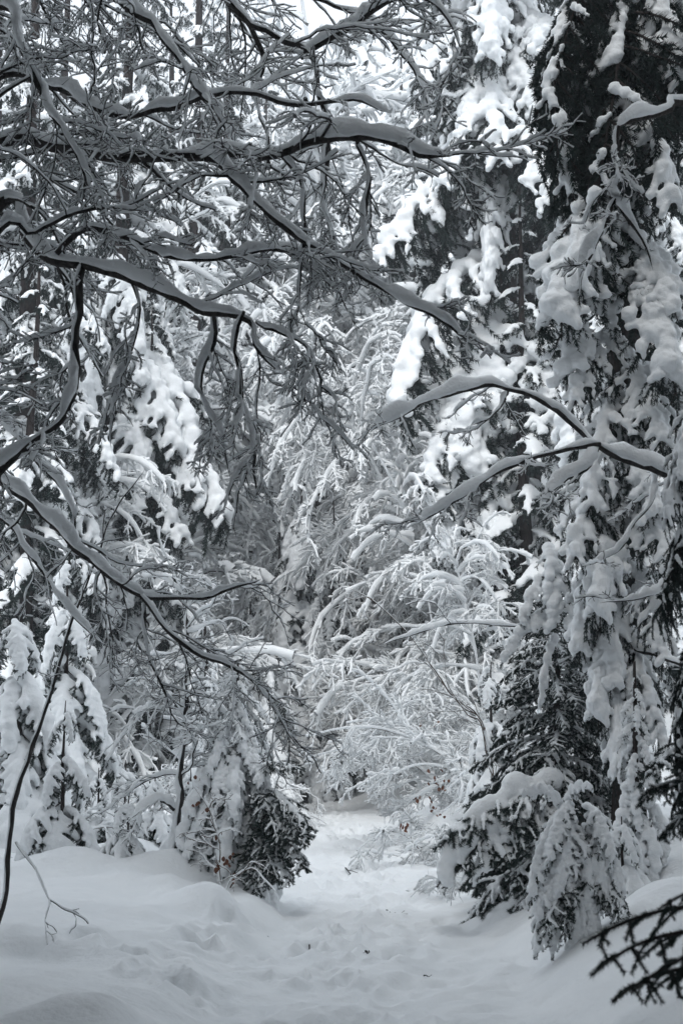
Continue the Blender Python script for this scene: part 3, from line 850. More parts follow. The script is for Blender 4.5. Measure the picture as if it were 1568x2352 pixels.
x, y = gx(1185, 26), 26
mid = spruce('spruce_tree', 'tall spruce with bare reddish trunk and huge bright pillows of snow', x, y, 24, 11.5, 3.4, BIG + HEAVY, 56, 610, (0.1, 0.8), RG, r0=0.24)
for a, b, pr, wd in [((1170, 420), (1125, 655), HEAVY[0], 0.5), ((1160, 380), (890, 610), BIG[0], 0.8), ((1190, 700), (1075, 1080), HEAVY[1], 1.25),
                     ((1195, 740), (1290, 1010), HEAVY[2], 1.1), ((1180, 1040), (1130, 1330), HEAVY[0], 0.7), ((1180, 560), (905, 930), BIG[1], 0.8),
                     ((1190, 130), (1080, 300), HEAVY[1], 1.1), ((1200, 40), (1260, 180), HEAVY[2], 0.9), ((1190, 60), (950, 150), BIG[2], 0.9),
                     ((1185, 1000), (1000, 1150), BIG[1], 0.9), ((1190, 1150), (1010, 1290), BIG[0], 0.8), ((1195, 1180), (1280, 1340), BIG[2], 0.8),
                     ((1190, 850), (960, 1060), BIG[2], 0.9), ((1190, 250), (1010, 420), BIG[1], 0.9), ((1195, 300), (1290, 430), BIG[0], 0.9)]:
    aim_bough(mid, pr, P(*a, 26), P(*b, 24.6), 0, wd)
x, y = gx(1225, 29), 29
spruce('spruce_tree', 'spruce with a straight dark trunk close behind the reddish one', x, y, 26, 10, 3.0, BIG, 52, 611, (0.1, 0.8), RG, r0=0.25)
x, y = gx(1490, 18), 18
spruce('spruce_tree', 'dark spruce at the right with boughs buried under grey lumps of snow', x, y, 17, 1.0, 2.6, BIG + HEAVY, 78, 612, (0.2, 0.95), RG)

# near spruce on the right: snow column and hanging dark curtain
nx, ny = gx(1440, 11.6), 11.6
near = thing('spruce_tree', 'nearer spruce on the right, heaped with lumpy snow below a black hanging curtain of needles', 'spruce tree', (nx, ny, gz(nx, ny) - 0.1), 0, RG)
rngn = np.random.default_rng(7)
me, _ = trunk_mesh('trunk', 12, 0.13, (0, 0), rngn)
obj('trunk', me, near)
for a, b, pr, wd in [((1430, 430), (1330, 640), HEAVY[0], 0.8), ((1430, 500), (1290, 720), HEAVY[1], 1.1), ((1435, 600), (1300, 830), HEAVY[2], 1.1),
                     ((1440, 560), (1560, 700), HEAVY[0], 1.0), ((1440, 640), (1560, 860), HEAVY[1], 0.9), ((1440, 760), (1330, 930), BIG[0], 0.8),
                     ((1440, 820), (1520, 1010), BIG[1], 1.0), ((1440, 900), (1340, 1120), BIG[2], 0.8), ((1440, 980), (1500, 1160), HEAVY[2], 0.8),
                     ((1440, 1080), (1330, 1290), BIG[0], 0.8), ((1440, 1120), (1540, 1290), BIG[1], 0.9), ((1440, 1180), (1380, 1400), HEAVY[1], 0.7),
                     ((1445, 1260), (1330, 1480), HEAVY[0], 0.8), ((1445, 1300), (1520, 1480), BIG[2], 0.8), ((1445, 1360), (1400, 1560), HEAVY[2], 0.8),
                     ((1445, 1420), (1375, 1640), HEAVY[1], 0.7), ((1445, 1450), (1505, 1660), BIG[0], 0.8), ((1445, 1520), (1425, 1760), HEAVY[0], 0.6), ((1445, 1550), (1530, 1720), HEAVY[2], 0.6),
                     ((1420, -60), (1265, 250), DARK[0], 0.8), ((1420, -40), (1330, 380), DARK[1], 1.0), ((1420, 0), (1400, 440), DARK[0], 1.0),
                     ((1430, -60), (1480, 300), DARK[1], 0.9), ((1430, 60), (1310, 460), DARK[0], 0.8), ((1400, -100), (1250, 120), DARK[1], 0.8),
                     ((1440, 100), (1440, 470), DARK[1], 0.7), ((1440, 200), (1540, 480), BIG[0], 0.8), ((1440, -60), (1568, 180), BIG[1], 0.8)]:
    aim_bough(near, pr, P(*a, 11.6), P(*b, 10.7 + rngn.uniform(-0.2, 0.2)), 0, wd)

# dark spruce cut by the right edge of the frame
ex, ey = gx(1770, 8.3), 8.3
edge = thing('spruce_tree', 'nearly black spruce cut off by the right edge above the snow bank', 'spruce tree', (ex, ey, gz(ex, ey) - 0.1), 0, RG)
me, _ = trunk_mesh('trunk', 9, 0.13, (0, 0), rngn)
obj('trunk', me, edge)
for a, b, pr, wd in [((1640, 1120), (1530, 1360), DARK[0], 0.5), ((1640, 1180), (1500, 1350), DARK[1], 0.6), ((1640, 1330), (1545, 1600), DARK[1], 0.5),
                     ((1640, 1430), (1550, 1700), DARK[0], 0.5), ((1640, 1500), (1535, 1790), DARK[1], 0.5), ((1640, 1580), (1570, 1840), DARK[0], 0.6),
                     ((1640, 1000), (1540, 1200), BIG[0], 0.5), ((1640, 900), (1560, 1100), BIG[1], 0.6), ((1640, 1700), (1500, 1830), YOUNG[0], 1.0)]:
    aim_bough(edge, pr, P(*a, 8.3), P(*b, 7.8), 0, wd)

# ------------------------------------------------------------------ young spruces by the path
YG = 'young spruces beside the path'
def young(label, x, y, H, Lb, protos, nb, seed, pitch, zmin=0.05, taper=0.9, lean=(0, 0), r0=None):
    return spruce('young_spruce', label, x, y, H, zmin, Lb, protos, nb, seed, pitch, YG, None, r0 or 0.012 * H + 0.008, taper, lean, 'young spruce')
def hooded(label, x, y, H, Lm, tiers, seed, steep=1.0, lean=(0, 0)):
    rng = np.random.default_rng(seed)
    t = thing('young_spruce', label, 'young spruce', (x, y, gz(x, y) - 0.05), 0, YG)
    me, c = trunk_mesh('trunk', H, 0.012 * H + 0.01, lean, rng, r1=0.004)
    obj('trunk', me, t)
    for k in range(tiers):
        u = (k + 0.35) / tiers                      # 0 at the top
        z = H * (1 - u) * 0.93 + 0.10 * H
        n = 3 + int(round(3.2 * u))
        L = Lm * (0.30 + 0.70 * u)
        a0 = rng.uniform(0, 6.28)
        kk = int(np.argmin(np.abs(c[:, 2] - z)))
        for j in range(n):
            put_bough(t, GHOST[rng.integers(2)], bough_matrix((c[kk, 0], c[kk, 1], z + rng.normal(0, 0.02) * H), a0 + 6.283 * j / n + rng.normal(0, 0.15), steep * (1.02 - 0.16 * u) + rng.normal(0, 0.08), rng.normal(0, 0.1), L * rng.uniform(0.85, 1.15) / 0.8, rng.uniform(0.9, 1.2)))
    return t
x, y = gx(1285, 12.2), 12.2
yt = young('dark young spruce right of the path, bare green below a snow-piled top', x, y, 2.6, 1.05, YOUNG, 130, 700, (-0.1, 0.42), 0.0, 0.75)
for a, b, pr, wd in [((1270, 1330), (1190, 1400), YHEAVY[0], 0.8), ((1280, 1330), (1310, 1450), YHEAVY[1], 1.0), ((1275, 1300), (1250, 1420), YHEAVY[2], 1.2), ((1290, 1400), (1400, 1440), YHEAVY[0], 0.6), ((1280, 1420), (1150, 1480), YHEAVY[1], 0.7),
                     ((1260, 1260), (1245, 1360), YHEAVY[1], 1.0), ((1280, 1470), (1230, 1590), YHEAVY[2], 0.5)]:
    aim_bough(yt, pr, P(*a, 11.8), P(*b, 11.5), 0, wd)
for a, b, pr, wd in [((1280, 1820), (1030, 1960), YOUNG[1], 1.2), ((1280, 1860), (1060, 1985), YOUNG[2], 1.2), ((1280, 1800), (1090, 1930), YMID[0], 1.0), ((1285, 1860), (1150, 2000), YOUNG[1], 1.2), ((1285, 1820), (1010, 1940), YHEAVY[0], 0.6)]:
    aim_bough(yt, pr, P(*a, 11.8), P(*b, 11.3), 0, wd)

x, y = gx(1318, 9.5), 9.5
ys = thing('young_spruce', 'small bowed spruce sapling at the right bank with white drooping fingers', 'young spruce', (x, y, gz(x, y) - 0.05), 0, YG)
me, _ = trunk_mesh('trunk', 0.95, 0.012, (-0.05, 0), rngn, r1=0.004)
obj('trunk', me, ys)
for a, b, pr, wd in [((1330, 1860), (1199, 2006), YMID[0], 0.6), ((1320, 1900), (1239, 2101), YMID[1], 0.7), ((1320, 1890), (1297, 2058), YMID[0], 0.8), ((1330, 1890), (1400, 2040), YMID[1], 0.8), ((1330, 1870), (1446, 2015), YMID[0], 0.7),
                     ((1320, 1960), (1251, 2144), YMID[1], 0.6), ((1325, 1960), (1343, 2126), YMID[0], 0.7), ((1325, 1980), (1412, 2118), YOUNG[1], 0.7), ((1320, 1985), (1297, 2144), YOUNG[2], 0.7),
                     ((1325, 1985), (1216, 2135), YMID[1], 1.0), ((1325, 1985), (1377, 2144), YMID[0], 1.0), ((1325, 1985), (1435, 2109), YOUNG[1], 1.0), ((1325, 1985), (1308, 2161), YMID[1], 1.0), ((1325, 1985), (1262, 2169), YOUNG[0], 1.0), ((1325, 1880), (1262, 2023), YMID[1], 1.0), ((1325, 1900), (1366, 2066), YMID[0], 1.0), ((1325, 1930), (1423, 2066), YMID[1], 0.9), ((1325, 1940), (1216, 2066), YMID[0], 0.9), ((1330, 1850), (1412, 1937), YMID[1], 1.0), ((1320, 1850), (1251, 1937), YMID[0], 1.0),
                     ((1300, 1850), (1348, 1790), YHEAVY[0], 0.35), ((1290, 1870), (1210, 1800), YHEAVY[1], 0.35)]:
    aim_bough(ys, pr, P(*a, 9.4), P(*b, 9.1), 0, wd)

x, y = gx(1460, 10.4), 10.4
yb = young('snow-smothered young spruce on the right bank behind the dark one', x, y, 1.6, 0.6, YHEAVY, 36, 702, (0.5, 1.0))
x, y = gx(545, 13.0), 13.0
yl = young('young spruce left of the path with dark lower boughs spreading over the trail', x, y, 1.95, 0.95, YMID + YHEAVY[:2] + YMID, 80, 703, (0.2, 0.75), 0.05, 0.7)
for a, b, pr, wd in [((600, 1900), (695, 1960), YOUNG[0], 1.2), ((590, 1930), (660, 2040), YOUNG[1], 1.2), ((570, 1950), (590, 2050), YOUNG[2], 1.2), ((580, 1800), (640, 1930), YOUNG[2], 1.2), ((590, 1760), (685, 1800), YOUNG[0], 0.9), ((590, 1800), (700, 1920), YOUNG[1], 0.9), ((590, 1880), (700, 1990), YOUNG[2], 1.2), ((580, 1900), (690, 2000), YOUNG[1], 1.3), ((570, 1900), (640, 2020), YOUNG[2], 1.3), ((590, 1850), (690, 1960), YOUNG[0], 1.2), ((560, 1940), (610, 2040), YOUNG[1], 1.3), ((575, 1840), (660, 1980), YOUNG[0], 1.3)]:
    aim_bough(yl, pr, P(*a, 12.9), P(*b, 12.45), 0, wd)
x, y = gx(150, 13.3), 13.3
hooded('small conifer smothered in smooth snow like a hooded figure', x, y, 1.45, 0.78, 3, 704, 0.9)
x, y = gx(70, 15.2), 15.2
hooded('larger bowed conifer at the left edge, its drooping boughs thick with snow', x, y, 2.4, 1.5, 4, 705, 0.82, (-0.2, 0))
x, y = gx(150, 17.5), 17.5
hooded('bright white conifer top rising behind the hooded one', x, y, 3.4, 1.35, 5, 706, 0.9)
x, y = gx(290, 15.6), 15.6
hooded('knee-high snow-capped conifer between the hooded one and the sapling', x, y, 0.95, 0.72, 2, 707, 0.85)
x, y = gx(230, 14.6), 14.6
hooded('low lump of a conifer right behind the hooded one', x, y, 0.85, 0.65, 2, 718, 0.85)
x, y = gx(360, 14.2), 14.2
hooded('low snow-buried conifer at the foot of the upright sapling', x, y, 0.7, 0.6, 2, 719, 0.8)
for lab, pxx, d, H, Lm, ti, sd, st in [('rounded snow-buried conifer left of the bend', 615, 26, 2.6, 1.5, 4, 720, 0.85), ('taller rounded white conifer behind the one left of the bend', 660, 33, 4.6, 2.1, 5, 721, 0.9), ('stubby snow-buried fir on the left bank crest', 300, 13.0, 0.6, 0.6, 2, 722, 0.8),
                                       ('stubby snow-buried fir next to the left young spruce', 440, 13.6, 0.9, 0.7, 2, 723, 0.85), ('white conifer in the gap right of the bend', 905, 36, 4.0, 2.0, 5, 724, 0.9), ('lofty rounded white conifer filling the gap left of the arching trees', 690, 31, 7.5, 2.3, 7, 726, 0.9), ('lofty white conifer left of that one', 600, 36, 9.0, 2.4, 8, 727, 0.9), ('squat snow-buried fir on the right bank edge', 1420, 9.9, 0.6, 0.6, 2, 725, 0.85)]:
    hooded(lab, gx(pxx, d), d, H, Lm, ti, sd, st)
x, y = gx(470, 17.5), 17.5
young('slender snow-coated conifer behind the thin sapling', x, y, 3.0, 0.75, YHEAVY + YMID, 54, 708, (0.5, 1.0), 0.1, 0.8)
x, y = gx(765, 30), 30
young('rounded white conifer in the bright centre of the thicket', x, y, 6.4, 1.7, HEAVY, 44, 709, (0.6, 1.05), 0.3, 0.8)
x, y = gx(640, 33), 33
young('narrow snow-clad conifer left of centre beyond the bend', x, y, 6.6, 1.6, HEAVY + BIG, 44, 710, (0.6, 1.0), 0.3, 0.8)
for lab, pxx, d, H, Lb, sd in [('plump white conifer low in the bright centre', 840, 33, 6.2, 1.7, 712), ('white conifer leaning over the right side of the bend', 950, 31, 5.4, 1.7, 713), ('tall white conifer high in the middle of the thicket', 730, 36, 10.5, 2.3, 714),
                               ('white conifer between the bend and the left spruces', 570, 32, 5.0, 1.7, 715), ('stout white conifer at the end of the path', 800, 44, 7.5, 2.4, 716), ('white conifer behind the sagging right limb', 1010, 33, 9.0, 2.3, 717)]:
    young(lab, gx(pxx, d), d, H, Lb, HEAVY + BIG[:1], 46, sd, (0.6, 1.05), 0.3, 0.8)
x, y = gx(1130, 15), 15
hooded('round-topped conifer buried in a smooth dome of snow behind the dark young spruce', x, y, 2.1, 0.95, 4, 711)

# twigs of a spruce reaching into the lower right corner
kx, ky = 1.19, 4.15
corner = thing('young_spruce', 'dark spruce twigs reaching into the lower right corner', 'young spruce', (kx, ky, gz(kx, ky) - 0.05), 0, YG)
me, _ = trunk_mesh('trunk', 1.45, 0.022, (0, 0), rngn, r1=0.004)
obj('trunk', me, corner)
CORN = [bough_meshes('corner_bough', 240 + i, 0.8, 9, 14, 0.05, 2800, 0.019, 0.0019, 0.0, 0.01, side_len=0.38) for i in range(2)]
for a, b, pr, wd in [((1725, 2085), (1375, 2310), CORN[0], 0.55), ((1720, 2130), (1400, 2375), CORN[1], 0.7), ((1725, 2170), (1480, 2400), CORN[0], 0.8), ((1725, 2220), (1440, 2430), CORN[1], 0.7), ((1725, 2050), (1530, 2200), CORN[0], 0.5)]:
    aim_bough(corner, pr, P(*a, 4.1), P(*b, 3.75), 0.2, wd)
aim_bough(corner, YOUNG[0], P(1725, 1790, 4.15), P(1485, 1885, 4.45), 0, 0.6)
aim_bough(corner, YOUNG[1], P(1725, 1830, 4.15), P(1525, 1940, 4.4), 0, 0.7)

print('young', time.time() - T0)

# ------------------------------------------------------------------ bare saplings and shrubs
sx, sy = gx(10, 9.4), 9.4
sap = thing('sapling', 'thin dark bare sapling leaning across the left foreground', 'sapling', (sx, sy, gz(sx, sy) - 0.05))
limb(sap, [np.array([sx - 0.01, sy, gz(sx, sy) - 0.1])] + px((8, 2050, 9.4), (30, 1850, 9.4), (85, 1650, 9.4), (150, 1455, 9.4), (215, 1280, 9.4), (270, 1160, 9.4), (335, 1075, 9.4)), 0.022, 0.004, 61, 5, 10, 20, hf=0.1, snow=0.003, snow2=0.008, len2=0.10, wig=0.005, tmin=0.3, ang=0.5)
limb(sap, px((38, 1935, 9.4), (70, 1970, 9.3), (95, 2020, 9.2), (122, 2085, 9.1)), 0.009, 0.004, 62, 2, 4, 6, snow=0.008, snow2=0.006, len2=0.2, wig=0.004)

sx, sy = gx(402, 13.0), 13.0
sap2 = thing('sapling', 'upright bare sapling left of the path with snow lying in its forks', 'sapling', (sx, sy, gz(sx, sy) - 0.05))
limb(sap2, [np.array([sx, sy, gz(sx, sy) - 0.1])] + px((402, 1850, 13.0), (408, 1700, 13.0), (420, 1560, 13.0), (425, 1430, 13.0), (415, 1330, 13.0)), 0.030, 0.008, 63, 30, 170, 620, snow=0.02, snow2=0.026, len2=0.42, wig=0.008, tmin=0.25, ang=1.15, droop=0.05, spread=1.2)
limb(sap2, px((400, 1860, 13.0), (370, 1830, 12.9), (335, 1850, 12.8), (322, 1900, 12.8)), 0.014, 0.005, 64, 4, 14, 40, snow=0.035, len2=0.3)

LV = Geo()
u = np.linspace(-1, 1, 4)
lv, lq = [], []
for i, a in enumerate(np.linspace(0, 1, 5)):
    wv = 0.42 * math.sin(math.pi * min(a * 0.96 + 0.02, 1)) ** 0.8 + 0.01
    for b in (-1, 0, 1):
        lv.append((b * wv, 0.12 * abs(b) * wv + 0.12 * math.sin(a * 3), -a))
for i in range(4):
    for j in range(2):
        lq.append([i * 3 + j, i * 3 + j + 1, i * 3 + j + 4, i * 3 + j + 3])
LV.add(lv, quads=lq)
LEAFM = LV.mesh('leaf', LEAF)
rngl = np.random.default_rng(77)
def leaves(tree, pts, n, size, spread_=0.03, inv=None):
    org = np.array(tree.location)
    for i in range(n):
        p = pts[rngl.integers(len(pts))] + rngl.normal(0, spread_, 3) - org
        M = Matrix.Translation(Vector(p)) @ Matrix.Rotation(rngl.uniform(0, 6.28), 4, 'Z') @ Matrix.Rotation(rngl.normal(0, 0.5), 4, 'X') @ Matrix.Diagonal((size * rngl.uniform(0.6, 1.1),) * 3 + (1,))
        obj('leaf', LEAFM, tree, M if inv is None else inv @ M)

sx, sy = gx(520, 12.4), 12.4
lb = thing('beech_sapling', 'little beech sapling with withered red-brown leaves beside the left young spruce', 'beech sapling', (sx, sy, gz(sx, sy) - 0.05))
limb(lb, [np.array([sx, sy, gz(sx, sy) - 0.1])] + px((505, 2000, 12.4), (508, 1960, 12.4), (500, 1900, 12.4), (470, 1840, 12.4), (440, 1800, 12.4)), 0.009, 0.003, 65, 9, 30, 60, snow=0.006, snow2=0.012, len2=0.42, wig=0.004, mat=BROWN)
leaves(lb, px((500, 1910, 12.35), (490, 2000, 12.3), (505, 1990, 12.3), (530, 1965, 12.3), (515, 1975, 12.3), (545, 1960, 12.3), (495, 1890, 12.4), (455, 1840, 12.4), (470, 1850, 12.4), (445, 1800, 12.4), (450, 1780, 12.4), (540, 2010, 12.3)), 34, 0.045, 0.022)
limb(lb, [np.array([sx + 0.05, sy, gz(sx, sy) + 0.0])] + px((545, 2010, 12.3), (580, 1995, 12.2), (615, 2030, 12.1), (640, 2060, 12.0)), 0.007, 0.003, 66, 4, 10, 20, snow=0.006, snow2=0.006, len2=0.3, wig=0.006, mat=BROWN)

SHG = 'snow-bent shrubs along the path'
shrub_spots = [
    ('brown-twigged shrub with a few withered leaves hanging over the right of the path', 1, 1015, 17.5, 0.0, 0.95),
    ('arching shrub behind the leafy one on the right of the path', 0, 1100, 20.0, 1.2, 1.1),
    ('low shrub at the right shoulder where the path bends', 1, 1010, 25.0, 2.0, 1.0),
    ('snow-bent shrub right at the end of the visible path', 1, 820, 42.0, 0.5, 1.6),
    ('pale shrub on the left shoulder beyond the young spruce', 1, 540, 22.0, 3.0, 1.0),
    ('wide white shrub left of the bend', 0, 490, 30.0, 4.0, 1.3),
    ('frosted shrub at the left edge beside the bowed conifer', 1, 10, 14.0, 2.6, 0.9),
    ('frosted shrub under the tall left spruce', 0, 300, 18.5, 5.0, 1.0),
    ('tangled white shrub in the right centre below the pillowed spruce', 0, 1020, 30.0, 1.8, 1.9),
    ('white shrub behind the bend of the path', 0, 740, 46.0, 0.9, 2.1),
    ('small shrub under the round dome of snow on the right', 1, 1130, 14.0, 0.3, 0.7),
    ('bleached shrub at the foot of the reddish trunk', 0, 1180, 18.5, 0.9, 1.2),
]
for lab, k, pxx, d, rot, s in shrub_spots:
    x = gx(pxx, d)
    t = bare_tree('shrub', lab, 'shrub', SHRUB[k], x, d, rot, s, SHG, -0.03, 'stems')
    if pxx == 1015:
        leaves(t, px((1000, 1850, 16.4), (1010, 1790, 16.4), (935, 1910, 16.3), (925, 1900, 16.3), (1000, 1780, 16.4), (960, 1830, 16.4), (990, 1660, 16.5), (1010, 1870, 16.3), (1005, 1800, 16.4)), 40, 0.052, 0.05, Matrix.Diagonal((1 / s,) * 3 + (1,)) @ Matrix.Rotation(-rot, 4, 'Z'))
# thin yellow-brown shoots slanting up out of the right shrub
whip = thing('sapling', 'slanting brown shoots without snow above the right shrub', 'sapling', (gx(1110, 13.5), 13.5, gz(gx(1110, 13.5), 13.5) - 0.05))
for i, pp in enumerate([((1115, 1680, 13.5), (1060, 1620, 13.5), (1000, 1540, 13.4), (940, 1460, 13.4), (870, 1395, 13.3), (800, 1350, 13.3)),
                        ((1105, 1670, 13.5), (1040, 1600, 13.5), (990, 1530, 13.5), (960, 1470, 13.5)),
                        ((1110, 1690, 13.5), (1070, 1640, 13.4), (1030, 1570, 13.4), (1020, 1500, 13.4))]):
    limb(whip, [np.array([gx(1150, 13.5), 13.5, gz(gx(1150, 13.5), 13.5)])] + px(*pp), 0.010, 0.003, 670 + i, 5, 12, 20, snow=0.002, snow2=0.004, len2=0.22, wig=0.004, mat=BROWN, ang=0.5)

# ------------------------------------------------------------------ frosted trees in the bright middle
WG = 'bare trees white with snow in the middle of the thicket'
weep_spots = [
    ('frosted birch-like tree bowing over the far bend of the path', 1, 900, 40, 0.0, 1.2),
    ('white bowed tree just left of the bright centre', 0, 640, 37, 0.6, 1.25),
    ('tall frosted tree behind the bright centre', 1, 760, 43, 2.4, 1.5),
    ('low bowed tree whose branches sweep left above the right shrubs', 2, 1040, 26, 0.1, 0.9),
    ('frosted tree right of centre behind the sagging limb', 2, 980, 35, -0.3, 1.4),
    ('pale tree far behind the bend, its top fading into the sky', 1, 900, 48, 3.3, 2.2),
    ('pale tall tree up the middle under the opening of sky', 0, 690, 50, 5.0, 2.6),
    ('frosted tree between the slim left spruce and the centre', 0, 560, 38, 4.1, 1.5),
    ('white sapling tree at the left behind the bowed conifer', 2, 240, 26, 1.0, 1.0),
    ('frosted tree on the far left among the spruces', 0, 330, 33, 2.1, 1.4),
    ('bowed white tree on the right below the reddish trunk', 2, 1130, 21, 0.4, 0.6),
    ('far frosted tree on the right seen between trunks', 0, 1100, 36, 1.5, 1.5),
    ('white tree arching from the right over the end of the path', 3, 1090, 28, 0.0, 1.0),
    ('second white tree arching from the right behind the first', 3, 1060, 34, 0.15, 1.25),
    ('white arching tree filling the middle just above the path end', 2, 800, 40, 0.3, 1.0),
    ('white arching tree close on the right of the bend', 2, 960, 33, 0.0, 0.8),
    ('white arching tree close on the left of the bend', 2, 620, 34, 2.8, 0.85),
    ('dense white tree in the right half of the pale thicket', 2, 1060, 32, 0.2, 1.25),
    ('slender white tree left of the pale thicket', 1, 540, 44, 3.0, 1.2),
    ('broad white tree in the heart of the pale thicket', 2, 860, 45, 0.1, 1.7),
    ('white tree in the left half of the pale thicket', 2, 690, 46, 2.9, 1.7),
    ('frosted tree filling the upper middle beside the sky opening', 0, 800, 44, 1.0, 2.5),
]
for lab, k, pxx, d, rot, s in weep_spots:
    bare_tree('frosted_tree', lab, 'bare tree', WEEP[k], gx(pxx, d), d, rot, s, WG, -0.05)

# ------------------------------------------------------------------ far spruces
FG = 'snowy spruces standing farther back'
far_spots = [
    ('far spruce at the left behind the edge spruce', 0, -60, 31, 0.3, 1.1), ('far spruce second from the left edge', 1, 110, 36, 1.2, 1.2), ('far spruce behind the tall left one', 0, 230, 42, 2.2, 1.25),
    ('far spruce between the two left spruces', 1, 360, 44, 3.2, 1.3), ('far spruce left of the bright gap', 0, 500, 40, 4.2, 1.3), ('distant spruce left of the sky opening', 1, 600, 48, 5.2, 1.25),
    ('distant spruce at the end of the path line', 0, 720, 58, 0.7, 1.2), ('distant spruce under the sky opening', 1, 850, 55, 1.7, 1.1), ('distant spruce right of the sky opening', 0, 960, 46, 2.7, 1.2),
    ('far spruce left of the reddish trunk', 1, 1040, 42, 3.7, 1.25), ('far spruce behind the reddish trunk', 0, 1150, 38, 4.7, 1.3), ('far spruce right of the straight dark trunk', 1, 1290, 34, 5.7, 1.1),
    ('far spruce behind the dark right spruce', 0, 1420, 28, 0.2, 1.0), ('far spruce at the right edge', 1, 1580, 22, 1.1, 0.9), ('smaller far spruce below the left pair', 2, 330, 27, 2.0, 0.8),
    ('smaller far spruce on the right slope', 2, 1220, 25, 3.9, 0.9), ('smaller far spruce behind the left edge saplings', 2, 60, 23, 4.9, 0.8),
    ('hazy spruce deep in the left of the wood', 0, 180, 52, 5.9, 1.4), ('hazy spruce deep in the wood left of centre', 1, 420, 56, 0.9, 1.35), ('hazy spruce deep in the wood right of centre', 0, 1080, 54, 1.9, 1.35), ('hazy spruce deep in the right of the wood', 1, 1330, 44, 2.9, 1.3),
    ('tallest distant spruce at the sky opening', 1, 790, 60, 1.3, 1.55), ('tall distant spruce left of the tallest one', 0, 650, 57, 2.3, 1.6), ('tall distant spruce right of the tallest one', 0, 930, 58, 3.3, 1.65),
    ('far spruce filling the gap at the left edge', 2, 10, 30, 0.4, 1.1), ('far spruce behind the left edge gap', 0, 60, 46, 1.4, 1.2), ('far spruce filling the gap beside the near right spruce', 2, 1545, 25, 2.4, 1.0),
    ('dense spruce closing the gap on the far left', 0, -100, 40, 3.9, 1.3), ('dense spruce closing the gap on the far right', 1, 1500, 36, 4.9, 1.2),
    
]
for lab, k, pxx, d, rot, s in far_spots:
    far_spruce(lab, gx(pxx, d), d, k, rot, s, FG)
rngf = np.random.default_rng(9)
for i, xx in enumerate(np.linspace(-30, 30, 13)):
    far_spruce('pale spruce in the farthest row of the wood', xx + rngf.uniform(-1, 1), 70 + rngf.uniform(-5, 6), int(rngf.integers(2)), rngf.uniform(0, 6), rngf.uniform(1.2, 1.5), 'farthest row of spruces')

# unseen spruces added beside and behind the viewpoint to shade the near path
SG = 'unseen spruces added for shade around the viewpoint'
for lab, k, xx, yy, rot, s in [('unseen tall spruce added for shade outside the left edge beyond the beech', 1, -6.0, 11.0, 0.4, 1.0), ('unseen tall spruce added for shade outside the left edge near the viewpoint', 0, -4.4, 4.5, 1.4, 1.0),
                               ('unseen tall spruce added for shade outside the right edge near the viewpoint', 1, 4.4, 3.8, 2.4, 1.0), ('unseen tall spruce added for shade outside the right edge beyond the bank', 0, 6.0, 9.0, 3.4, 1.0),
                               ('unseen tall spruce added for shade behind the viewpoint on the left', 0, -2.4, -2.5, 4.4, 1.15), ('unseen tall spruce added for shade behind the viewpoint on the right', 1, 2.4, -2.8, 5.4, 1.1),
                               ('unseen tall spruce added for shade straight behind the viewpoint', 0, 0.1, -5.5, 0.8, 1.25), ('unseen tall spruce added for shade behind the viewpoint far left', 1, -6.5, -2.0, 1.8, 1.2), ('unseen tall spruce added for shade behind the viewpoint far right', 0, 6.6, -1.5, 2.8, 1.2),
                               ('unseen tall spruce added for shade close beside the viewpoint on the left', 1, -3.7, 0.8, 2.6, 1.0), ('unseen tall spruce added for shade close beside the viewpoint on the right', 1, 3.7, 0.4, 3.6, 1.0), ('unseen bare-stemmed spruce added outside the left edge to shade the near path', 3, -4.2, 4.6, 0.1, 1.0), 
                               ('unseen bare-stemmed spruce added for shade behind the overhanging beech', 3, -6.2, 7.4, 4.1, 1.0), ('unseen bare-stemmed spruce added for shade above the right bank', 3, 6.4, 7.6, 5.1, 1.0),
                               ('unseen bare-stemmed spruce added for shade just left of the viewpoint', 3, -2.4, -0.6, 0.9, 1.0), ('unseen bare-stemmed spruce added for shade just right of the viewpoint', 3, 2.6, -0.2, 1.9, 1.0), ('unseen bare-stemmed spruce added for shade just behind the viewpoint', 3, 0.3, -2.6, 2.9, 1.0), ('unseen bare-stemmed spruce added for shade left of the viewpoint', 3, -3.2, 2.2, 2.1, 1.0),
                               ('unseen tall spruce added for shade farther back on the left behind the viewpoint', 1, -3.5, -8.0, 2.0, 1.3), ('unseen tall spruce added for shade farther back on the right behind the viewpoint', 0, 3.8, -8.5, 1.0, 1.3)]:
    far_spruce(lab, xx, yy, k, rot, s, SG)

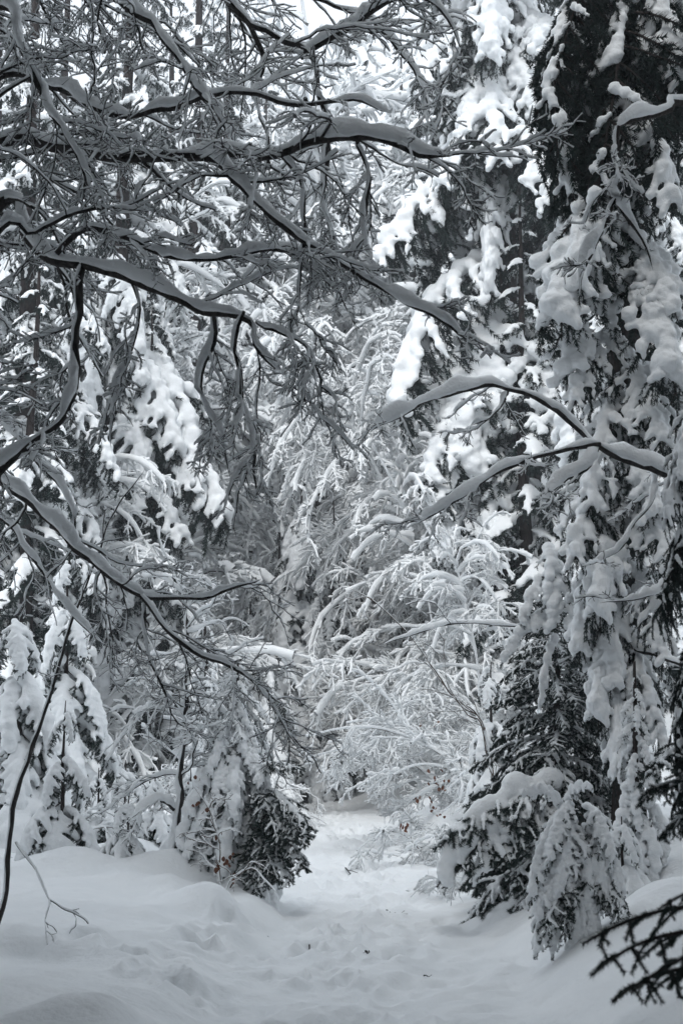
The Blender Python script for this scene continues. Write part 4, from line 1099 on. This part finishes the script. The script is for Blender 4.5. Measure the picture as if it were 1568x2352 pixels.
# ------------------------------------------------------------------ twigs lying on the trodden snow
def fallen(label, pts, r, seed):
    p = np.array([np.array([gx(a, 1.6 * F / (b - 1665)), 1.6 * F / (b - 1665), 0]) for a, b in pts])
    p[:, 2] = ground_z(p[:, 0], p[:, 1]) + r * 0.8
    rng = np.random.default_rng(seed)
    org = p[0].copy()
    A = curve(p - org, 14, 0.004, rng)[None]
    g = Geo()
    tube(g, A, (r * np.linspace(1, 0.4, 14))[None], 5)
    Q, RQ = children(A, (r * np.linspace(1, 0.5, 14))[None], 3, 0.35, 0.6, 5, 0.1, 0.0, rng, rmin=0.002, lmin=0.03)
    tube(g, Q, RQ, 4)
    o = obj('fallen_twig', g.mesh('fallen_twig', TWIG))
    o.location = org
    tag(o, label, 'twig', 'twigs lying on the path')
fallen('dark curved twig lying in the middle of the path', [(793, 1983), (812, 1995), (846, 1998)], 0.009, 1)
fallen('short broken twig left on the near path', [(712, 2143), (722, 2150), (727, 2154)], 0.006, 2)
fallen('thin twig at the right side of the path below the shrub', [(885, 2072), (900, 2082), (925, 2085)], 0.005, 3)
fallen('tiny twig on the near path right of the middle', [(968, 2203), (973, 2207), (980, 2205)], 0.005, 4)
fallen('dark crumb of bark on the near path', [(838, 2165), (841, 2167), (845, 2166)], 0.008, 5)
fallen('small dark stub on the left of the near path', [(617, 2132), (620, 2135), (624, 2136)], 0.009, 6)
fallen('long fine twig sticking out of the right shoulder', [(1000, 1960), (950, 1955), (905, 1945)], 0.007, 7)
hz = Geo()
X0, X1, Y0, Y1, Z0, Z1 = -150, 150, -45, 270, -2.5, 42
hv = [(a, b, c) for a in (X0, X1) for b in (Y0, Y1) for c in (Z0, Z1)]
hz.add(hv, quads=[[0, 1, 3, 2], [4, 6, 7, 5], [0, 4, 5, 1], [2, 3, 7, 6], [0, 2, 6, 4], [1, 5, 7, 3]])
hm = bpy.data.materials.new('haze')
hm.use_nodes = True
hm.node_tree.nodes.clear()
pv = hm.node_tree.nodes.new('ShaderNodeVolumePrincipled')
pv.inputs['Color'].default_value = (0.92, 0.95, 1.0, 1)
pv.inputs['Density'].default_value = 0.0018
pv.inputs['Anisotropy'].default_value = 0.2
ho = hm.node_tree.nodes.new('ShaderNodeOutputMaterial')
hm.node_tree.links.new(pv.outputs[0], ho.inputs['Volume'])
hob = obj('haze', hz.mesh('haze', hm, False))
hob['kind'] = 'stuff'
hob['label'] = 'thin wintry haze in the air of the wood'
print('done', time.time() - T0, 'objects', len(bpy.data.objects), 'tris', sum(len(m.loops) - 2 * len(m.polygons) for m in bpy.data.meshes if m.users))
